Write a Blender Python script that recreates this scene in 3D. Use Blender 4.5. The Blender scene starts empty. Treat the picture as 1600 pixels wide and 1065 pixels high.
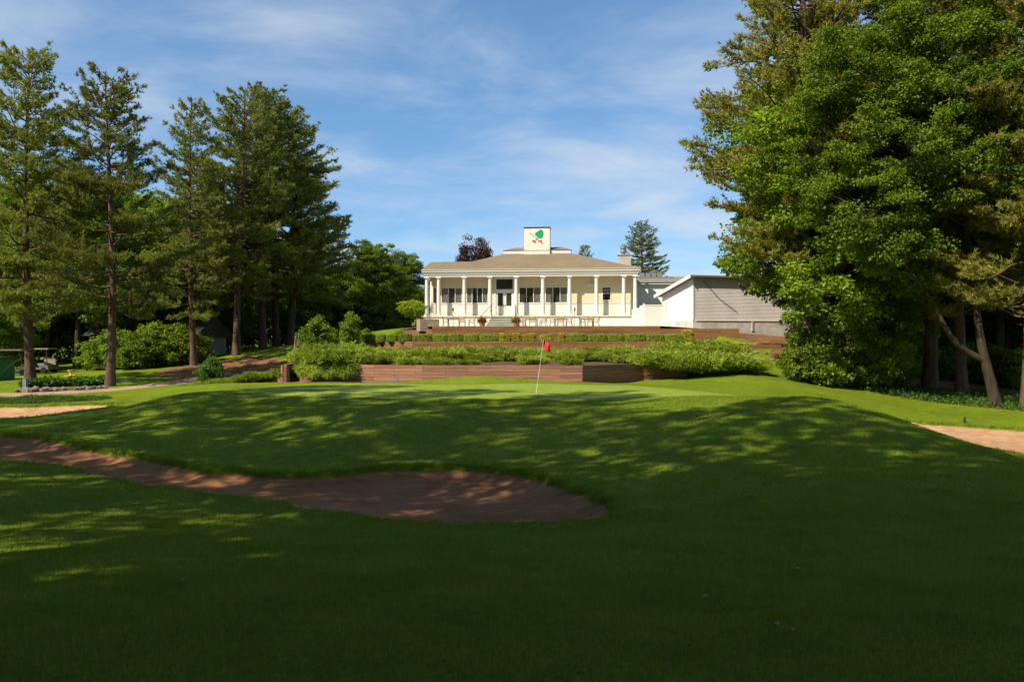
import bpy, math, random
import numpy as np
from mathutils import Vector

R = math.radians
scene = bpy.context.scene
col = scene.collection
random.seed(7)
rng = np.random.default_rng(11)

# ------------------------------------------------------------------ camera
F = 1600 * 28.0 / 36.0          # focal length in photo pixels
EYE = 1.65
HOR = 532.5
cam_d = bpy.data.cameras.new('camera')
cam_d.lens = 28.0
cam_d.sensor_width = 36.0
cam_d.clip_start = 0.05
cam_d.clip_end = 3000
cam = bpy.data.objects.new('camera', cam_d)
col.objects.link(cam)
cam.location = (0, 0, EYE)
cam.rotation_euler = (R(90), 0, 0)
scene.camera = cam

# ------------------------------------------------------------------ light
SUN_AZ, SUN_EL = 50.0, 45.0       # azimuth left of "straight behind the camera"
world = bpy.data.worlds.new('World')
scene.world = world
world.use_nodes = True
wn, wl = world.node_tree.nodes, world.node_tree.links
wn.clear()
w_out = wn.new('ShaderNodeOutputWorld')
w_bg = wn.new('ShaderNodeBackground')
w_bg.inputs['Strength'].default_value = 0.115
sky = wn.new('ShaderNodeTexSky')
sky.sky_type = 'NISHITA'
sky.sun_disc = False
sky.sun_elevation = R(SUN_EL)
sky.sun_rotation = R(180 + SUN_AZ)
sky.altitude = 1200
sky.air_density = 1.0
sky.dust_density = 0.35
sky.ozone_density = 3.5
# thin cirrus: noise on a plane overhead
tc = wn.new('ShaderNodeTexCoord')
sep = wn.new('ShaderNodeSeparateXYZ')
wl.new(tc.outputs['Generated'], sep.inputs[0])
zc = wn.new('ShaderNodeMath'); zc.operation = 'MAXIMUM'; zc.inputs[1].default_value = 0.0
wl.new(sep.outputs['Z'], zc.inputs[0])
zb = wn.new('ShaderNodeMath'); zb.operation = 'ADD'; zb.inputs[1].default_value = 0.16
wl.new(zc.outputs[0], zb.inputs[0])
dx = wn.new('ShaderNodeMath'); dx.operation = 'DIVIDE'
dy = wn.new('ShaderNodeMath'); dy.operation = 'DIVIDE'
wl.new(sep.outputs['X'], dx.inputs[0]); wl.new(zb.outputs[0], dx.inputs[1])
wl.new(sep.outputs['Y'], dy.inputs[0]); wl.new(zb.outputs[0], dy.inputs[1])
cmb = wn.new('ShaderNodeCombineXYZ')
wl.new(dx.outputs[0], cmb.inputs[0]); wl.new(dy.outputs[0], cmb.inputs[1])


def cloud_layer(rot, scl, noise_scale, lo, hi, seed):
    mp = wn.new('ShaderNodeMapping')
    mp.inputs['Rotation'].default_value = (0, 0, R(rot))
    mp.inputs['Scale'].default_value = scl
    mp.inputs['Location'].default_value = (seed, seed * 0.7, seed * 1.3)
    wl.new(cmb.outputs[0], mp.inputs[0])
    ns = wn.new('ShaderNodeTexNoise')
    ns.inputs['Scale'].default_value = noise_scale
    ns.inputs['Detail'].default_value = 9
    ns.inputs['Roughness'].default_value = 0.58
    ns.inputs['Distortion'].default_value = 0.35
    wl.new(mp.outputs[0], ns.inputs['Vector'])
    mr = wn.new('ShaderNodeMapRange')
    mr.interpolation_type = 'SMOOTHSTEP'
    mr.inputs['From Min'].default_value = lo
    mr.inputs['From Max'].default_value = hi
    wl.new(ns.outputs['Fac'], mr.inputs['Value'])
    return mr


c1 = cloud_layer(-28, (1.0, 1.3, 1), 1.4, 0.32, 0.78, 35.9)
c2 = cloud_layer(15, (0.5, 0.7, 1), 0.9, 0.30, 0.62, 9.1)
cm = wn.new('ShaderNodeMath'); cm.operation = 'MULTIPLY'
wl.new(c1.outputs[0], cm.inputs[0]); wl.new(c2.outputs[0], cm.inputs[1])
cg = wn.new('ShaderNodeMath'); cg.operation = 'MULTIPLY'; cg.inputs[1].default_value = 0.85
wl.new(cm.outputs[0], cg.inputs[0])
mx = wn.new('ShaderNodeMix'); mx.data_type = 'RGBA'
mx.inputs['B'].default_value = (3.7, 4.05, 4.5, 1)
wl.new(cg.outputs[0], mx.inputs['Factor'])
tint = wn.new('ShaderNodeMix'); tint.data_type = 'RGBA'; tint.blend_type = 'MULTIPLY'
tint.inputs['Factor'].default_value = 1.0
tint.inputs['B'].default_value = (0.73, 1.04, 1.25, 1)
gam = wn.new('ShaderNodeGamma'); gam.inputs['Gamma'].default_value = 0.72
wl.new(sky.outputs[0], gam.inputs['Color'])
wl.new(gam.outputs[0], tint.inputs['A'])
wl.new(tint.outputs['Result'], mx.inputs['A'])
wl.new(mx.outputs['Result'], w_bg.inputs['Color'])
wl.new(w_bg.outputs[0], w_out.inputs[0])

sun_d = bpy.data.lights.new('sun', 'SUN')
sun_d.energy = 4.5
sun_d.angle = R(0.53)
sun_d.color = (1.0, 0.90, 0.72)
sun = bpy.data.objects.new('sun', sun_d)
col.objects.link(sun)
to_sun = Vector((-math.sin(R(SUN_AZ)) * math.cos(R(SUN_EL)), -math.cos(R(SUN_AZ)) * math.cos(R(SUN_EL)), math.sin(R(SUN_EL))))
sun.rotation_euler = to_sun.to_track_quat('Z', 'Y').to_euler()
sun.location = to_sun * 60

scene.view_settings.view_transform = 'Standard'
scene.view_settings.look = 'None'
scene.view_settings.exposure = 0.75
scene.view_settings.gamma = 1.0
scene.render.engine = 'CYCLES'
cy = scene.cycles
cy.max_bounces = 6
cy.diffuse_bounces = 3
cy.glossy_bounces = 2
cy.transmission_bounces = 3
cy.transparent_max_bounces = 4
cy.caustics_reflective = False
cy.caustics_refractive = False
cy.sample_clamp_indirect = 4.0
cy.use_denoising = True


# ------------------------------------------------------------------ small helpers
def P(px, py, d):
    return ((px - 800) / F * d, d, EYE + (HOR - py) / F * d)


def X(px, d):
    return (px - 800) / F * d


def tag(o, label=None, cat=None, group=None, kind=None):
    if label: o['label'] = label
    if cat: o['category'] = cat
    if group: o['group'] = group
    if kind: o['kind'] = kind
    return o


def empty(name, loc=(0, 0, 0), rz=0.0, parent=None):
    o = bpy.data.objects.new(name, None)
    o.empty_display_size = 0.2
    o.location = loc
    o.rotation_euler = (0, 0, rz)
    col.objects.link(o)
    if parent: o.parent = parent
    return o


def link(name, mesh, parent=None, loc=(0, 0, 0), rot=(0, 0, 0), scale=(1, 1, 1)):
    o = bpy.data.objects.new(name, mesh)
    o.location = loc
    o.rotation_euler = rot
    o.scale = scale
    col.objects.link(o)
    if parent: o.parent = parent
    return o


def np_mesh(name, verts, faces, mats, smooth=False, mat_idx=None):
    """verts (n,3); faces list of (m,k) arrays"""
    me = bpy.data.meshes.new(name)
    verts = np.asarray(verts, dtype=np.float32)
    if not isinstance(faces, list): faces = [faces]
    faces = [np.asarray(f, dtype=np.int32) for f in faces if len(f)]
    loops = np.concatenate([f.ravel() for f in faces])
    sizes = np.concatenate([np.full(len(f), f.shape[1], dtype=np.int32) for f in faces])
    starts = np.concatenate([[0], np.cumsum(sizes)[:-1]]).astype(np.int32)
    me.vertices.add(len(verts)); me.vertices.foreach_set('co', verts.ravel())
    me.loops.add(len(loops)); me.loops.foreach_set('vertex_index', loops)
    me.polygons.add(len(sizes)); me.polygons.foreach_set('loop_start', starts)
    if mat_idx is not None: me.polygons.foreach_set('material_index', np.asarray(mat_idx, dtype=np.int32))
    me.polygons.foreach_set('use_smooth', np.full(len(sizes), smooth, dtype=bool))
    for m in (mats if isinstance(mats, (list, tuple)) else [mats]):
        me.materials.append(m)
    me.update(calc_edges=True)
    return me


class MB:
    """collects boxes, tubes, polygons of ONE piece"""
    def __init__(s): s.v, s.f, s.m = [], [], []

    def poly(s, pts, idx, mi=0):
        b = len(s.v); s.v += [tuple(p) for p in pts]
        for f in idx:
            s.f.append(tuple(b + i for i in f)); s.m.append(mi)

    def box(s, x0, x1, y0, y1, z0, z1, mi=0):
        s.poly([(x0, y0, z0), (x1, y0, z0), (x1, y1, z0), (x0, y1, z0), (x0, y0, z1), (x1, y0, z1), (x1, y1, z1), (x0, y1, z1)],
               [(0, 3, 2, 1), (4, 5, 6, 7), (0, 1, 5, 4), (1, 2, 6, 5), (2, 3, 7, 6), (3, 0, 4, 7)], mi)
        return s

    def bar(s, a, b, w, h, mi=0):
        """box from a to b with section w (sideways) x h"""
        a, b = Vector(a), Vector(b); d = (b - a).normalized()
        up = Vector((0, 0, 1)) if abs(d.z) < 0.95 else Vector((0, 1, 0))
        sd = d.cross(up).normalized() * w / 2; u = sd.cross(d).normalized() * h / 2
        pts = [a - sd - u, a + sd - u, a + sd + u, a - sd + u, b - sd - u, b + sd - u, b + sd + u, b - sd + u]
        s.poly(pts, [(0, 1, 2, 3), (7, 6, 5, 4), (0, 4, 5, 1), (1, 5, 6, 2), (2, 6, 7, 3), (3, 7, 4, 0)], mi)
        return s

    def lathe(s, prof, n=14, c=(0, 0), mi=0, cap=True):
        b = len(s.v)
        for r, z in prof:
            for k in range(n):
                a = 2 * math.pi * k / n
                s.v.append((c[0] + r * math.cos(a), c[1] + r * math.sin(a), z))
        for i in range(len(prof) - 1):
            for k in range(n):
                k2 = (k + 1) % n
                s.f.append((b + i * n + k, b + i * n + k2, b + (i + 1) * n + k2, b + (i + 1) * n + k)); s.m.append(mi)
        if cap:
            s.f.append(tuple(b + k for k in range(n))[::-1]); s.m.append(mi)
            t = b + (len(prof) - 1) * n
            s.f.append(tuple(t + k for k in range(n))); s.m.append(mi)
        return s

    def tube(s, pts, rad, n=8, mi=0):
        v, f = tube_arrays(pts, rad, n)
        b = len(s.v); s.v += [tuple(p) for p in v]
        for q in f:
            s.f.append(tuple(int(i) + b for i in q)); s.m.append(mi)
        return s

    def mesh(s, name, mats, smooth=False):
        me = bpy.data.meshes.new(name)
        me.from_pydata(s.v, [], s.f)
        for m in (mats if isinstance(mats, (list, tuple)) else [mats]): me.materials.append(m)
        me.polygons.foreach_set('material_index', s.m)
        if smooth:
            me.polygons.foreach_set('use_smooth', [True] * len(s.f))
            me.set_sharp_from_angle(angle=R(40))
        me.update()
        return me

    def build(s, name, mats, parent=None, smooth=False, **k):
        return link(name, s.mesh(name, mats, smooth), parent, **k)


def tube_arrays(pts, rad, n=8):
    pts = np.asarray(pts, float); m = len(pts)
    rad = np.full(m, rad) if np.isscalar(rad) else np.asarray(rad, float)
    tan = np.gradient(pts, axis=0); tan /= np.linalg.norm(tan, axis=1)[:, None] + 1e-9
    ref = np.where(np.abs(tan[:, 2:3]) > 0.9, np.array([[1.0, 0.13, 0]]), np.array([[0, 0, 1.0]]))
    u = np.cross(tan, ref); u /= np.linalg.norm(u, axis=1)[:, None] + 1e-9
    # keep frame continuous
    for i in range(1, m):
        u[i] = u[i - 1] - tan[i] * np.dot(u[i - 1], tan[i]); u[i] /= np.linalg.norm(u[i]) + 1e-9
    w = np.cross(tan, u)
    a = np.arange(n) * 2 * np.pi / n
    v = pts[:, None, :] + rad[:, None, None] * (np.cos(a)[None, :, None] * u[:, None, :] + np.sin(a)[None, :, None] * w[:, None, :])
    i = np.arange(m - 1)[:, None] * n; k = np.arange(n)[None, :]; k2 = (k + 1) % n
    f = np.stack([i + k, i + k2, i + n + k2, i + n + k], -1).reshape(-1, 4)
    return v.reshape(-1, 3), f


class Wood:
    """many tubes gathered into one mesh (trunk with its limbs)"""
    def __init__(s): s.v, s.f, s.n = [], [], 0
    def add(s, pts, rad, n=6):
        v, f = tube_arrays(pts, rad, n); s.v.append(v); s.f.append(f + s.n); s.n += len(v)
    def mesh(s, name, mat): return np_mesh(name, np.concatenate(s.v), np.concatenate(s.f), mat, smooth=True)


# ------------------------------------------------------------------ materials
def new_mat(name):
    m = bpy.data.materials.new(name); m.use_nodes = True
    nt = m.node_tree; nt.nodes.clear()
    out = nt.nodes.new('ShaderNodeOutputMaterial')
    return m, nt, out


def ramp_from(nt, sock, stops):
    r = nt.nodes.new('ShaderNodeValToRGB')
    while len(r.color_ramp.elements) < len(stops): r.color_ramp.elements.new(0.5)
    for e, (p, c) in zip(r.color_ramp.elements, stops):
        e.position = p; e.color = (*c, 1)
    nt.links.new(sock, r.inputs['Fac'])
    return r


def noise(nt, scale, detail=4, rough=0.55, coord='Object', scl=None, rot=None):
    tcn = nt.nodes.new('ShaderNodeTexCoord')
    src = tcn.outputs[coord]
    if coord == 'World':
        g = nt.nodes.new('ShaderNodeNewGeometry'); src = g.outputs['Position']
    mp = nt.nodes.new('ShaderNodeMapping')
    if scl: mp.inputs['Scale'].default_value = scl
    if rot: mp.inputs['Rotation'].default_value = rot
    nt.links.new(src, mp.inputs[0])
    n = nt.nodes.new('ShaderNodeTexNoise')
    n.inputs['Scale'].default_value = scale; n.inputs['Detail'].default_value = detail; n.inputs['Roughness'].default_value = rough
    nt.links.new(mp.outputs[0], n.inputs['Vector'])
    return n.outputs['Fac']


def wpos(nt):
    return nt.nodes.new('ShaderNodeNewGeometry').outputs['Position']


def noise_w(nt, scale, detail=4, rough=0.55, scl=(1, 1, 1)):
    mp = nt.nodes.new('ShaderNodeMapping'); mp.inputs['Scale'].default_value = scl
    nt.links.new(wpos(nt), mp.inputs[0])
    n = nt.nodes.new('ShaderNodeTexNoise')
    n.inputs['Scale'].default_value = scale; n.inputs['Detail'].default_value = detail; n.inputs['Roughness'].default_value = rough
    nt.links.new(mp.outputs[0], n.inputs['Vector'])
    return n.outputs['Fac']


def mixc(nt, fac, a, b, mode='MIX'):
    m = nt.nodes.new('ShaderNodeMix'); m.data_type = 'RGBA'; m.blend_type = mode
    for s, v in (('Factor', fac), ('A', a), ('B', b)):
        if hasattr(v, 'is_linked') or hasattr(v, 'links'): nt.links.new(v, m.inputs[s])
        elif s == 'Factor': m.inputs[s].default_value = v
        else: m.inputs[s].default_value = (*v, 1)
    return m.outputs['Result']


def bump(nt, h, strength, dist):
    b = nt.nodes.new('ShaderNodeBump'); b.inputs['Strength'].default_value = strength; b.inputs['Distance'].default_value = dist
    nt.links.new(h, b.inputs['Height'])
    return b.outputs[0]


def principled(nt, out, color=None, rough=0.7, spec=0.3, metal=0.0, normal=None):
    p = nt.nodes.new('ShaderNodeBsdfPrincipled')
    if color is not None:
        if hasattr(color, 'links'): nt.links.new(color, p.inputs['Base Color'])
        else: p.inputs['Base Color'].default_value = (*color, 1)
    p.inputs['Roughness'].default_value = rough
    p.inputs['Specular IOR Level'].default_value = spec
    p.inputs['Metallic'].default_value = metal
    if normal is not None: nt.links.new(normal, p.inputs['Normal'])
    nt.links.new(p.outputs[0], out.inputs[0])
    return p


def plain(name, c, rough=0.6, spec=0.3, metal=0.0, var=0.12, vs=3.0, bmp=0.0, bs=30):
    m, nt, out = new_mat(name)
    n = noise_w(nt, vs, 5)
    lo = tuple(max(0, x * (1 - var)) for x in c); hi = tuple(min(1, x * (1 + var)) for x in c)
    r = ramp_from(nt, n, [(0.3, lo), (0.7, hi)])
    nm = bump(nt, noise_w(nt, bs, 3), bmp, 0.02) if bmp else None
    principled(nt, out, r.outputs[0], rough, spec, metal, nm)
    return m


def leaf_mat(name, dark, mid, light, trans=0.35, rough=0.55, spec=0.25, island=True, tint=0.25, clump=0.9):
    m, nt, out = new_mat(name)
    g = nt.nodes.new('ShaderNodeNewGeometry')
    n = noise_w(nt, clump, 3)
    a = nt.nodes.new('ShaderNodeMath'); a.operation = 'MULTIPLY_ADD'
    nt.links.new(g.outputs['Random Per Island'], a.inputs[0]); a.inputs[1].default_value = 0.55
    b = nt.nodes.new('ShaderNodeMath'); b.operation = 'MULTIPLY_ADD'
    nt.links.new(n, b.inputs[0]); b.inputs[1].default_value = 1.0; b.inputs[2].default_value = -0.28
    nt.links.new(b.outputs[0], a.inputs[2])
    r = ramp_from(nt, a.outputs[0], [(0.1, dark), (0.5, mid), (0.95, light)])
    oi = nt.nodes.new('ShaderNodeObjectInfo')
    mr = nt.nodes.new('ShaderNodeMapRange')
    mr.inputs['To Min'].default_value = 1 - tint; mr.inputs['To Max'].default_value = 1 + tint
    nt.links.new(oi.outputs['Random'], mr.inputs['Value'])
    hs = nt.nodes.new('ShaderNodeHueSaturation')
    nt.links.new(r.outputs[0], hs.inputs['Color']); nt.links.new(mr.outputs[0], hs.inputs['Value'])
    p = principled(nt, out, hs.outputs[0], rough, spec)
    t = nt.nodes.new('ShaderNodeBsdfTranslucent')
    tcx = mixc(nt, 1.0, hs.outputs[0], (1.5, 1.5, 0.55), 'MULTIPLY')
    nt.links.new(tcx, t.inputs['Color'])
    ms = nt.nodes.new('ShaderNodeMixShader'); ms.inputs[0].default_value = trans
    nt.links.new(p.outputs[0], ms.inputs[1]); nt.links.new(t.outputs[0], ms.inputs[2])
    nt.links.new(ms.outputs[0], out.inputs[0])
    return m


def bark_mat(name, a, b, scale=5.0):
    m, nt, out = new_mat(name)
    n = noise_w(nt, scale, 6, 0.65, (1, 1, 0.22))
    r = ramp_from(nt, n, [(0.3, a), (0.7, b)])
    principled(nt, out, r.outputs[0], 0.9, 0.1, 0, bump(nt, n, 0.9, 0.06))
    return m


def lawn_mat(name, dark, mid, light, yellow, fine=90, bstr=0.8):
    m, nt, out = new_mat(name)
    n1 = noise_w(nt, 0.35, 4, 0.6)
    n2 = noise_w(nt, 3.0, 5, 0.65)
    n3 = noise_w(nt, fine, 3, 0.7)
    r1 = ramp_from(nt, n1, [(0.3, dark), (0.55, mid), (0.75, light)])
    r2 = ramp_from(nt, n2, [(0.35, (0.6, 0.66, 0.6)), (0.65, (1.15, 1.12, 1.05))])
    c = mixc(nt, 0.75, r1.outputs[0], r2.outputs[0], 'MULTIPLY')
    r3 = ramp_from(nt, n3, [(0.3, (0.45, 0.5, 0.45)), (0.7, (1.3, 1.3, 1.2))])
    c = mixc(nt, 0.8, c, r3.outputs[0], 'MULTIPLY')
    n4 = noise_w(nt, 0.9, 6, 0.7)
    mr = nt.nodes.new('ShaderNodeMapRange'); mr.inputs['From Min'].default_value = 0.58; mr.inputs['From Max'].default_value = 0.75
    mr.inputs['To Max'].default_value = 0.55
    nt.links.new(n4, mr.inputs['Value'])
    c = mixc(nt, mr.outputs[0], c, yellow)
    ad = nt.nodes.new('ShaderNodeMath'); ad.operation = 'ADD'
    nt.links.new(n3, ad.inputs[0]); nt.links.new(n2, ad.inputs[1])
    principled(nt, out, c, 0.85, 0.12, 0, bump(nt, ad.outputs[0], bstr, 0.05))
    return m


def sand_mat(name, a, b, c):
    m, nt, out = new_mat(name)
    n1 = noise_w(nt, 0.8, 6, 0.6)
    n2 = noise_w(nt, 2.2, 3, 0.5, (1.0, 5.0, 1.0))     # rake furrows
    n3 = noise_w(nt, 60, 3, 0.7)
    r = ramp_from(nt, n1, [(0.3, a), (0.55, b), (0.75, c)])
    r3 = ramp_from(nt, n3, [(0.3, (0.72, 0.7, 0.68)), (0.7, (1.12, 1.12, 1.12))])
    cc = mixc(nt, 0.8, r.outputs[0], r3.outputs[0], 'MULTIPLY')
    r2 = ramp_from(nt, n2, [(0.35, (0.72, 0.7, 0.68)), (0.6, (1.08, 1.08, 1.08))])
    cc = mixc(nt, 0.8, cc, r2.outputs[0], 'MULTIPLY')
    ad = nt.nodes.new('ShaderNodeMath'); ad.operation = 'MULTIPLY_ADD'; ad.inputs[1].default_value = 0.25
    nt.links.new(n3, ad.inputs[0]); nt.links.new(n2, ad.inputs[2])
    principled(nt, out, cc, 0.95, 0.08, 0, bump(nt, ad.outputs[0], 1.0, 0.09))
    return m


def timber_mat(name, a, b):
    m, nt, out = new_mat(name)
    n = noise_w(nt, 2.5, 6, 0.65, (0.5, 0.5, 6))
    r = ramp_from(nt, n, [(0.25, a), (0.75, b)])
    oi = nt.nodes.new('ShaderNodeObjectInfo')
    mr = nt.nodes.new('ShaderNodeMapRange'); mr.inputs['To Min'].default_value = 0.8; mr.inputs['To Max'].default_value = 1.15
    nt.links.new(oi.outputs['Random'], mr.inputs['Value'])
    hs = nt.nodes.new('ShaderNodeHueSaturation')
    nt.links.new(r.outputs[0], hs.inputs['Color']); nt.links.new(mr.outputs[0], hs.inputs['Value'])
    principled(nt, out, hs.outputs[0], 0.85, 0.15, 0, bump(nt, n, 0.5, 0.03))
    return m


M = {}
M['lawn'] = lawn_mat('lawn_grass', (0.15, 0.205, 0.008), (0.195, 0.255, 0.010), (0.235, 0.29, 0.014), (0.27, 0.26, 0.035))
M['green'] = lawn_mat('putting_green_turf', (0.22, 0.275, 0.035), (0.24, 0.295, 0.04), (0.255, 0.31, 0.045), (0.26, 0.30, 0.055), 120, 0.2)
M['blade'] = leaf_mat('grass_blades', (0.095, 0.15, 0.007), (0.16, 0.225, 0.010), (0.29, 0.31, 0.055), 0.3, 0.6, 0.2, tint=0, clump=1.1)
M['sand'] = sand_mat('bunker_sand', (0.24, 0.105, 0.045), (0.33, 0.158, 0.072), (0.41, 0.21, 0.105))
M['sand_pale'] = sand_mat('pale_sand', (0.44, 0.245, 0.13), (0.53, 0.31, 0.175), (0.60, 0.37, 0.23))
M['mulch'] = sand_mat('pine_straw', (0.15, 0.075, 0.035), (0.24, 0.12, 0.055), (0.32, 0.17, 0.09))
M['path'] = sand_mat('dirt_path', (0.36, 0.22, 0.15), (0.46, 0.30, 0.21), (0.52, 0.36, 0.26))
M['soil'] = plain('bed_soil', (0.10, 0.065, 0.035), 0.95, 0.05, var=0.4, vs=4, bmp=0.6)
M['timber_red'] = timber_mat('red_brown_timber', (0.21, 0.095, 0.062), (0.34, 0.175, 0.12))
M['timber_brown'] = timber_mat('brown_timber', (0.15, 0.078, 0.032), (0.26, 0.14, 0.062))
M['paver'] = plain('terrace_paving', (0.42, 0.37, 0.31), 0.85, 0.2, var=0.2, vs=1.5)
M['white'] = plain('white_paint', (0.66, 0.65, 0.62), 0.5, 0.35, var=0.04, vs=0.9)
M['white_wall'] = plain('white_wall_paint', (0.64, 0.62, 0.58), 0.65, 0.25, var=0.06, vs=0.7)
M['cream'] = plain('cream_paint', (0.64, 0.56, 0.37), 0.65, 0.25, var=0.05, vs=0.8)
M['vinyl'] = plain('vinyl_fence', (0.76, 0.73, 0.66), 0.45, 0.4, var=0.03)
M['siding_grey'] = plain('grey_clapboard', (0.62, 0.58, 0.55), 0.7, 0.2, var=0.1, vs=0.8)
M['siding_white'] = plain('white_siding', (0.78, 0.77, 0.75), 0.6, 0.25, var=0.05)
M['concrete'] = plain('grey_concrete', (0.48, 0.45, 0.42), 0.9, 0.1, var=0.22, vs=1.4, bmp=0.3)
M['stone'] = plain('stone_block', (0.34, 0.27, 0.21), 0.9, 0.1, var=0.35, vs=6, bmp=0.6)
M['rock'] = plain('field_stone', (0.22, 0.17, 0.14), 0.9, 0.1, var=0.4, vs=3, bmp=0.5, bs=12)
M['step'] = plain('step_paint', (0.17, 0.18, 0.14), 0.7, 0.2, var=0.15, vs=2)
M['riser'] = plain('riser_paint', (0.52, 0.52, 0.44), 0.7, 0.2, var=0.12, vs=2)
M['glass'] = plain('window_glass', (0.035, 0.033, 0.028), 0.06, 0.6, var=0.3, vs=0.8)
M['blind'] = plain('blind_behind_glass', (0.13, 0.12, 0.10), 0.15, 0.6, var=0.3, vs=5)
M['black'] = plain('black_metal', (0.02, 0.02, 0.022), 0.5, 0.4)
M['chair_metal'] = plain('brown_metal', (0.11, 0.075, 0.05), 0.5, 0.4)
M['chair_wood'] = plain('teak_slat', (0.42, 0.23, 0.08), 0.6, 0.3, var=0.2, vs=8)
M['terracotta'] = plain('terracotta', (0.32, 0.13, 0.07), 0.8, 0.2)
M['steel'] = plain('galvanised_metal', (0.55, 0.55, 0.54), 0.35, 0.5, metal=0.8)
M['emblem_green'] = plain('emblem_green', (0.005, 0.33, 0.11), 0.6, 0.3, var=0.04)
M['emblem_brown'] = plain('emblem_brown', (0.34, 0.17, 0.11), 0.6, 0.3, var=0.1, vs=6)
M['emblem_grey'] = plain('emblem_grey', (0.28, 0.30, 0.28), 0.6, 0.3, var=0.1)
M['chimney'] = plain('chimney_white', (0.72, 0.68, 0.62), 0.7, 0.2, var=0.08, vs=2.5)
M['flag_red'] = plain('flag_red', (0.75, 0.03, 0.03), 0.7, 0.2)
M['flag_black'] = plain('flag_dark', (0.012, 0.02, 0.018), 0.7, 0.2)
M['flag_white'] = plain('flag_white', (0.75, 0.74, 0.72), 0.7, 0.2)
M['flag_blue'] = plain('flag_blue', (0.03, 0.05, 0.22), 0.7, 0.2)
M['pole_white'] = plain('pole_white', (0.72, 0.70, 0.66), 0.5, 0.3)
M['yellow'] = plain('yellow_stone', (0.70, 0.47, 0.12), 0.8, 0.2, var=0.2, vs=6)
M['blue_post'] = plain('blue_grey_post', (0.16, 0.22, 0.29), 0.6, 0.3)
M['green_paint'] = plain('green_paint', (0.01, 0.16, 0.06), 0.5, 0.4)
M['cart_body'] = plain('cart_body', (0.12, 0.12, 0.125), 0.3, 0.5)
M['cart_roof'] = plain('cart_roof', (0.22, 0.18, 0.13), 0.5, 0.3)
M['rubber'] = plain('rubber', (0.02, 0.02, 0.02), 0.9, 0.1)
M['seat'] = plain('cart_seat', (0.25, 0.20, 0.15), 0.6, 0.3)
M['shaded_siding'] = plain('siding_with_shade', (0.22, 0.215, 0.18), 0.8, 0.2, var=0.12)  # pale siding of the woodland house, darkened; its shade is in the colour
M['rake_green'] = plain('rake_handle', (0.03, 0.20, 0.04), 0.5, 0.4)
M['torch'] = plain('torch_metal', (0.05, 0.045, 0.04), 0.5, 0.4)


def shingle_mat(name, a, b):
    m, nt, out = new_mat(name)
    n = noise_w(nt, 9, 5, 0.7, (1, 1, 4))
    n2 = noise_w(nt, 0.5, 3)
    r = ramp_from(nt, n, [(0.3, a), (0.7, b)])
    r2 = ramp_from(nt, n2, [(0.3, (0.88, 0.88, 0.88)), (0.7, (1.08, 1.08, 1.08))])
    c = mixc(nt, 1.0, r.outputs[0], r2.outputs[0], 'MULTIPLY')
    principled(nt, out, c, 0.9, 0.12, 0, bump(nt, n, 0.7, 0.03))
    return m


M['shingle'] = shingle_mat('brown_shingles', (0.15, 0.112, 0.07), (0.25, 0.195, 0.13))
M['shingle_grey'] = shingle_mat('grey_shingles', (0.16, 0.14, 0.12), (0.26, 0.23, 0.20))
M['dark_roof'] = shingle_mat('dark_shingles', (0.04, 0.037, 0.03), (0.075, 0.068, 0.055))
M['bark_pine'] = bark_mat('pine_bark', (0.055, 0.035, 0.026), (0.17, 0.105, 0.075), 4)
M['bark_maple'] = bark_mat('maple_bark', (0.028, 0.021, 0.014), (0.075, 0.058, 0.04), 5)
M['needle'] = leaf_mat('pine_needles', (0.085, 0.12, 0.024), (0.18, 0.205, 0.04), (0.31, 0.30, 0.07), 0.35, 0.55, 0.3, clump=0.45)
M['needle_warm'] = leaf_mat('pine_needles_warm', (0.12, 0.135, 0.022), (0.225, 0.22, 0.04), (0.35, 0.31, 0.07), 0.35, 0.55, 0.3, clump=0.5)
M['leaf'] = leaf_mat('maple_leaves', (0.06, 0.12, 0.009), (0.15, 0.225, 0.014), (0.27, 0.325, 0.03), 0.42, 0.55, 0.25, clump=0.28)
M['leaf_light'] = leaf_mat('light_leaves', (0.09, 0.16, 0.012), (0.16, 0.25, 0.018), (0.25, 0.33, 0.03), 0.4, 0.5, 0.3, clump=0.6)
M['leaf_purple'] = leaf_mat('purple_leaves', (0.018, 0.010, 0.012), (0.04, 0.018, 0.018), (0.075, 0.035, 0.028), 0.2, 0.45, 0.35)
M['juniper'] = leaf_mat('juniper_sprays', (0.09, 0.135, 0.012), (0.21, 0.275, 0.024), (0.36, 0.40, 0.055), 0.25, 0.6, 0.2, clump=1.6, tint=0.3)
M['box'] = leaf_mat('boxwood_leaves', (0.12, 0.19, 0.012), (0.20, 0.28, 0.016), (0.32, 0.40, 0.03), 0.3, 0.5, 0.3, clump=3, tint=0.2)
M['gold'] = leaf_mat('golden_leaves', (0.24, 0.22, 0.012), (0.42, 0.37, 0.02), (0.58, 0.48, 0.03), 0.35, 0.5, 0.3, clump=3)
M['topiary'] = leaf_mat('topiary_leaves', (0.17, 0.24, 0.016), (0.30, 0.38, 0.025), (0.44, 0.50, 0.045), 0.35, 0.5, 0.3, clump=2.5)
M['flower'] = leaf_mat('red_flowers', (0.25, 0.04, 0.02), (0.42, 0.10, 0.03), (0.50, 0.24, 0.06), 0.3, 0.6, 0.2)
M['cover'] = leaf_mat('ground_cover_leaves', (0.03, 0.08, 0.012), (0.06, 0.13, 0.018), (0.11, 0.19, 0.03), 0.35, 0.5, 0.3)

# ------------------------------------------------------------------ terrain
CP = []
def cp(px, py, d): CP.append(P(px, py, d))
def cw(x, y, z): CP.append((x, y, z))

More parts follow.
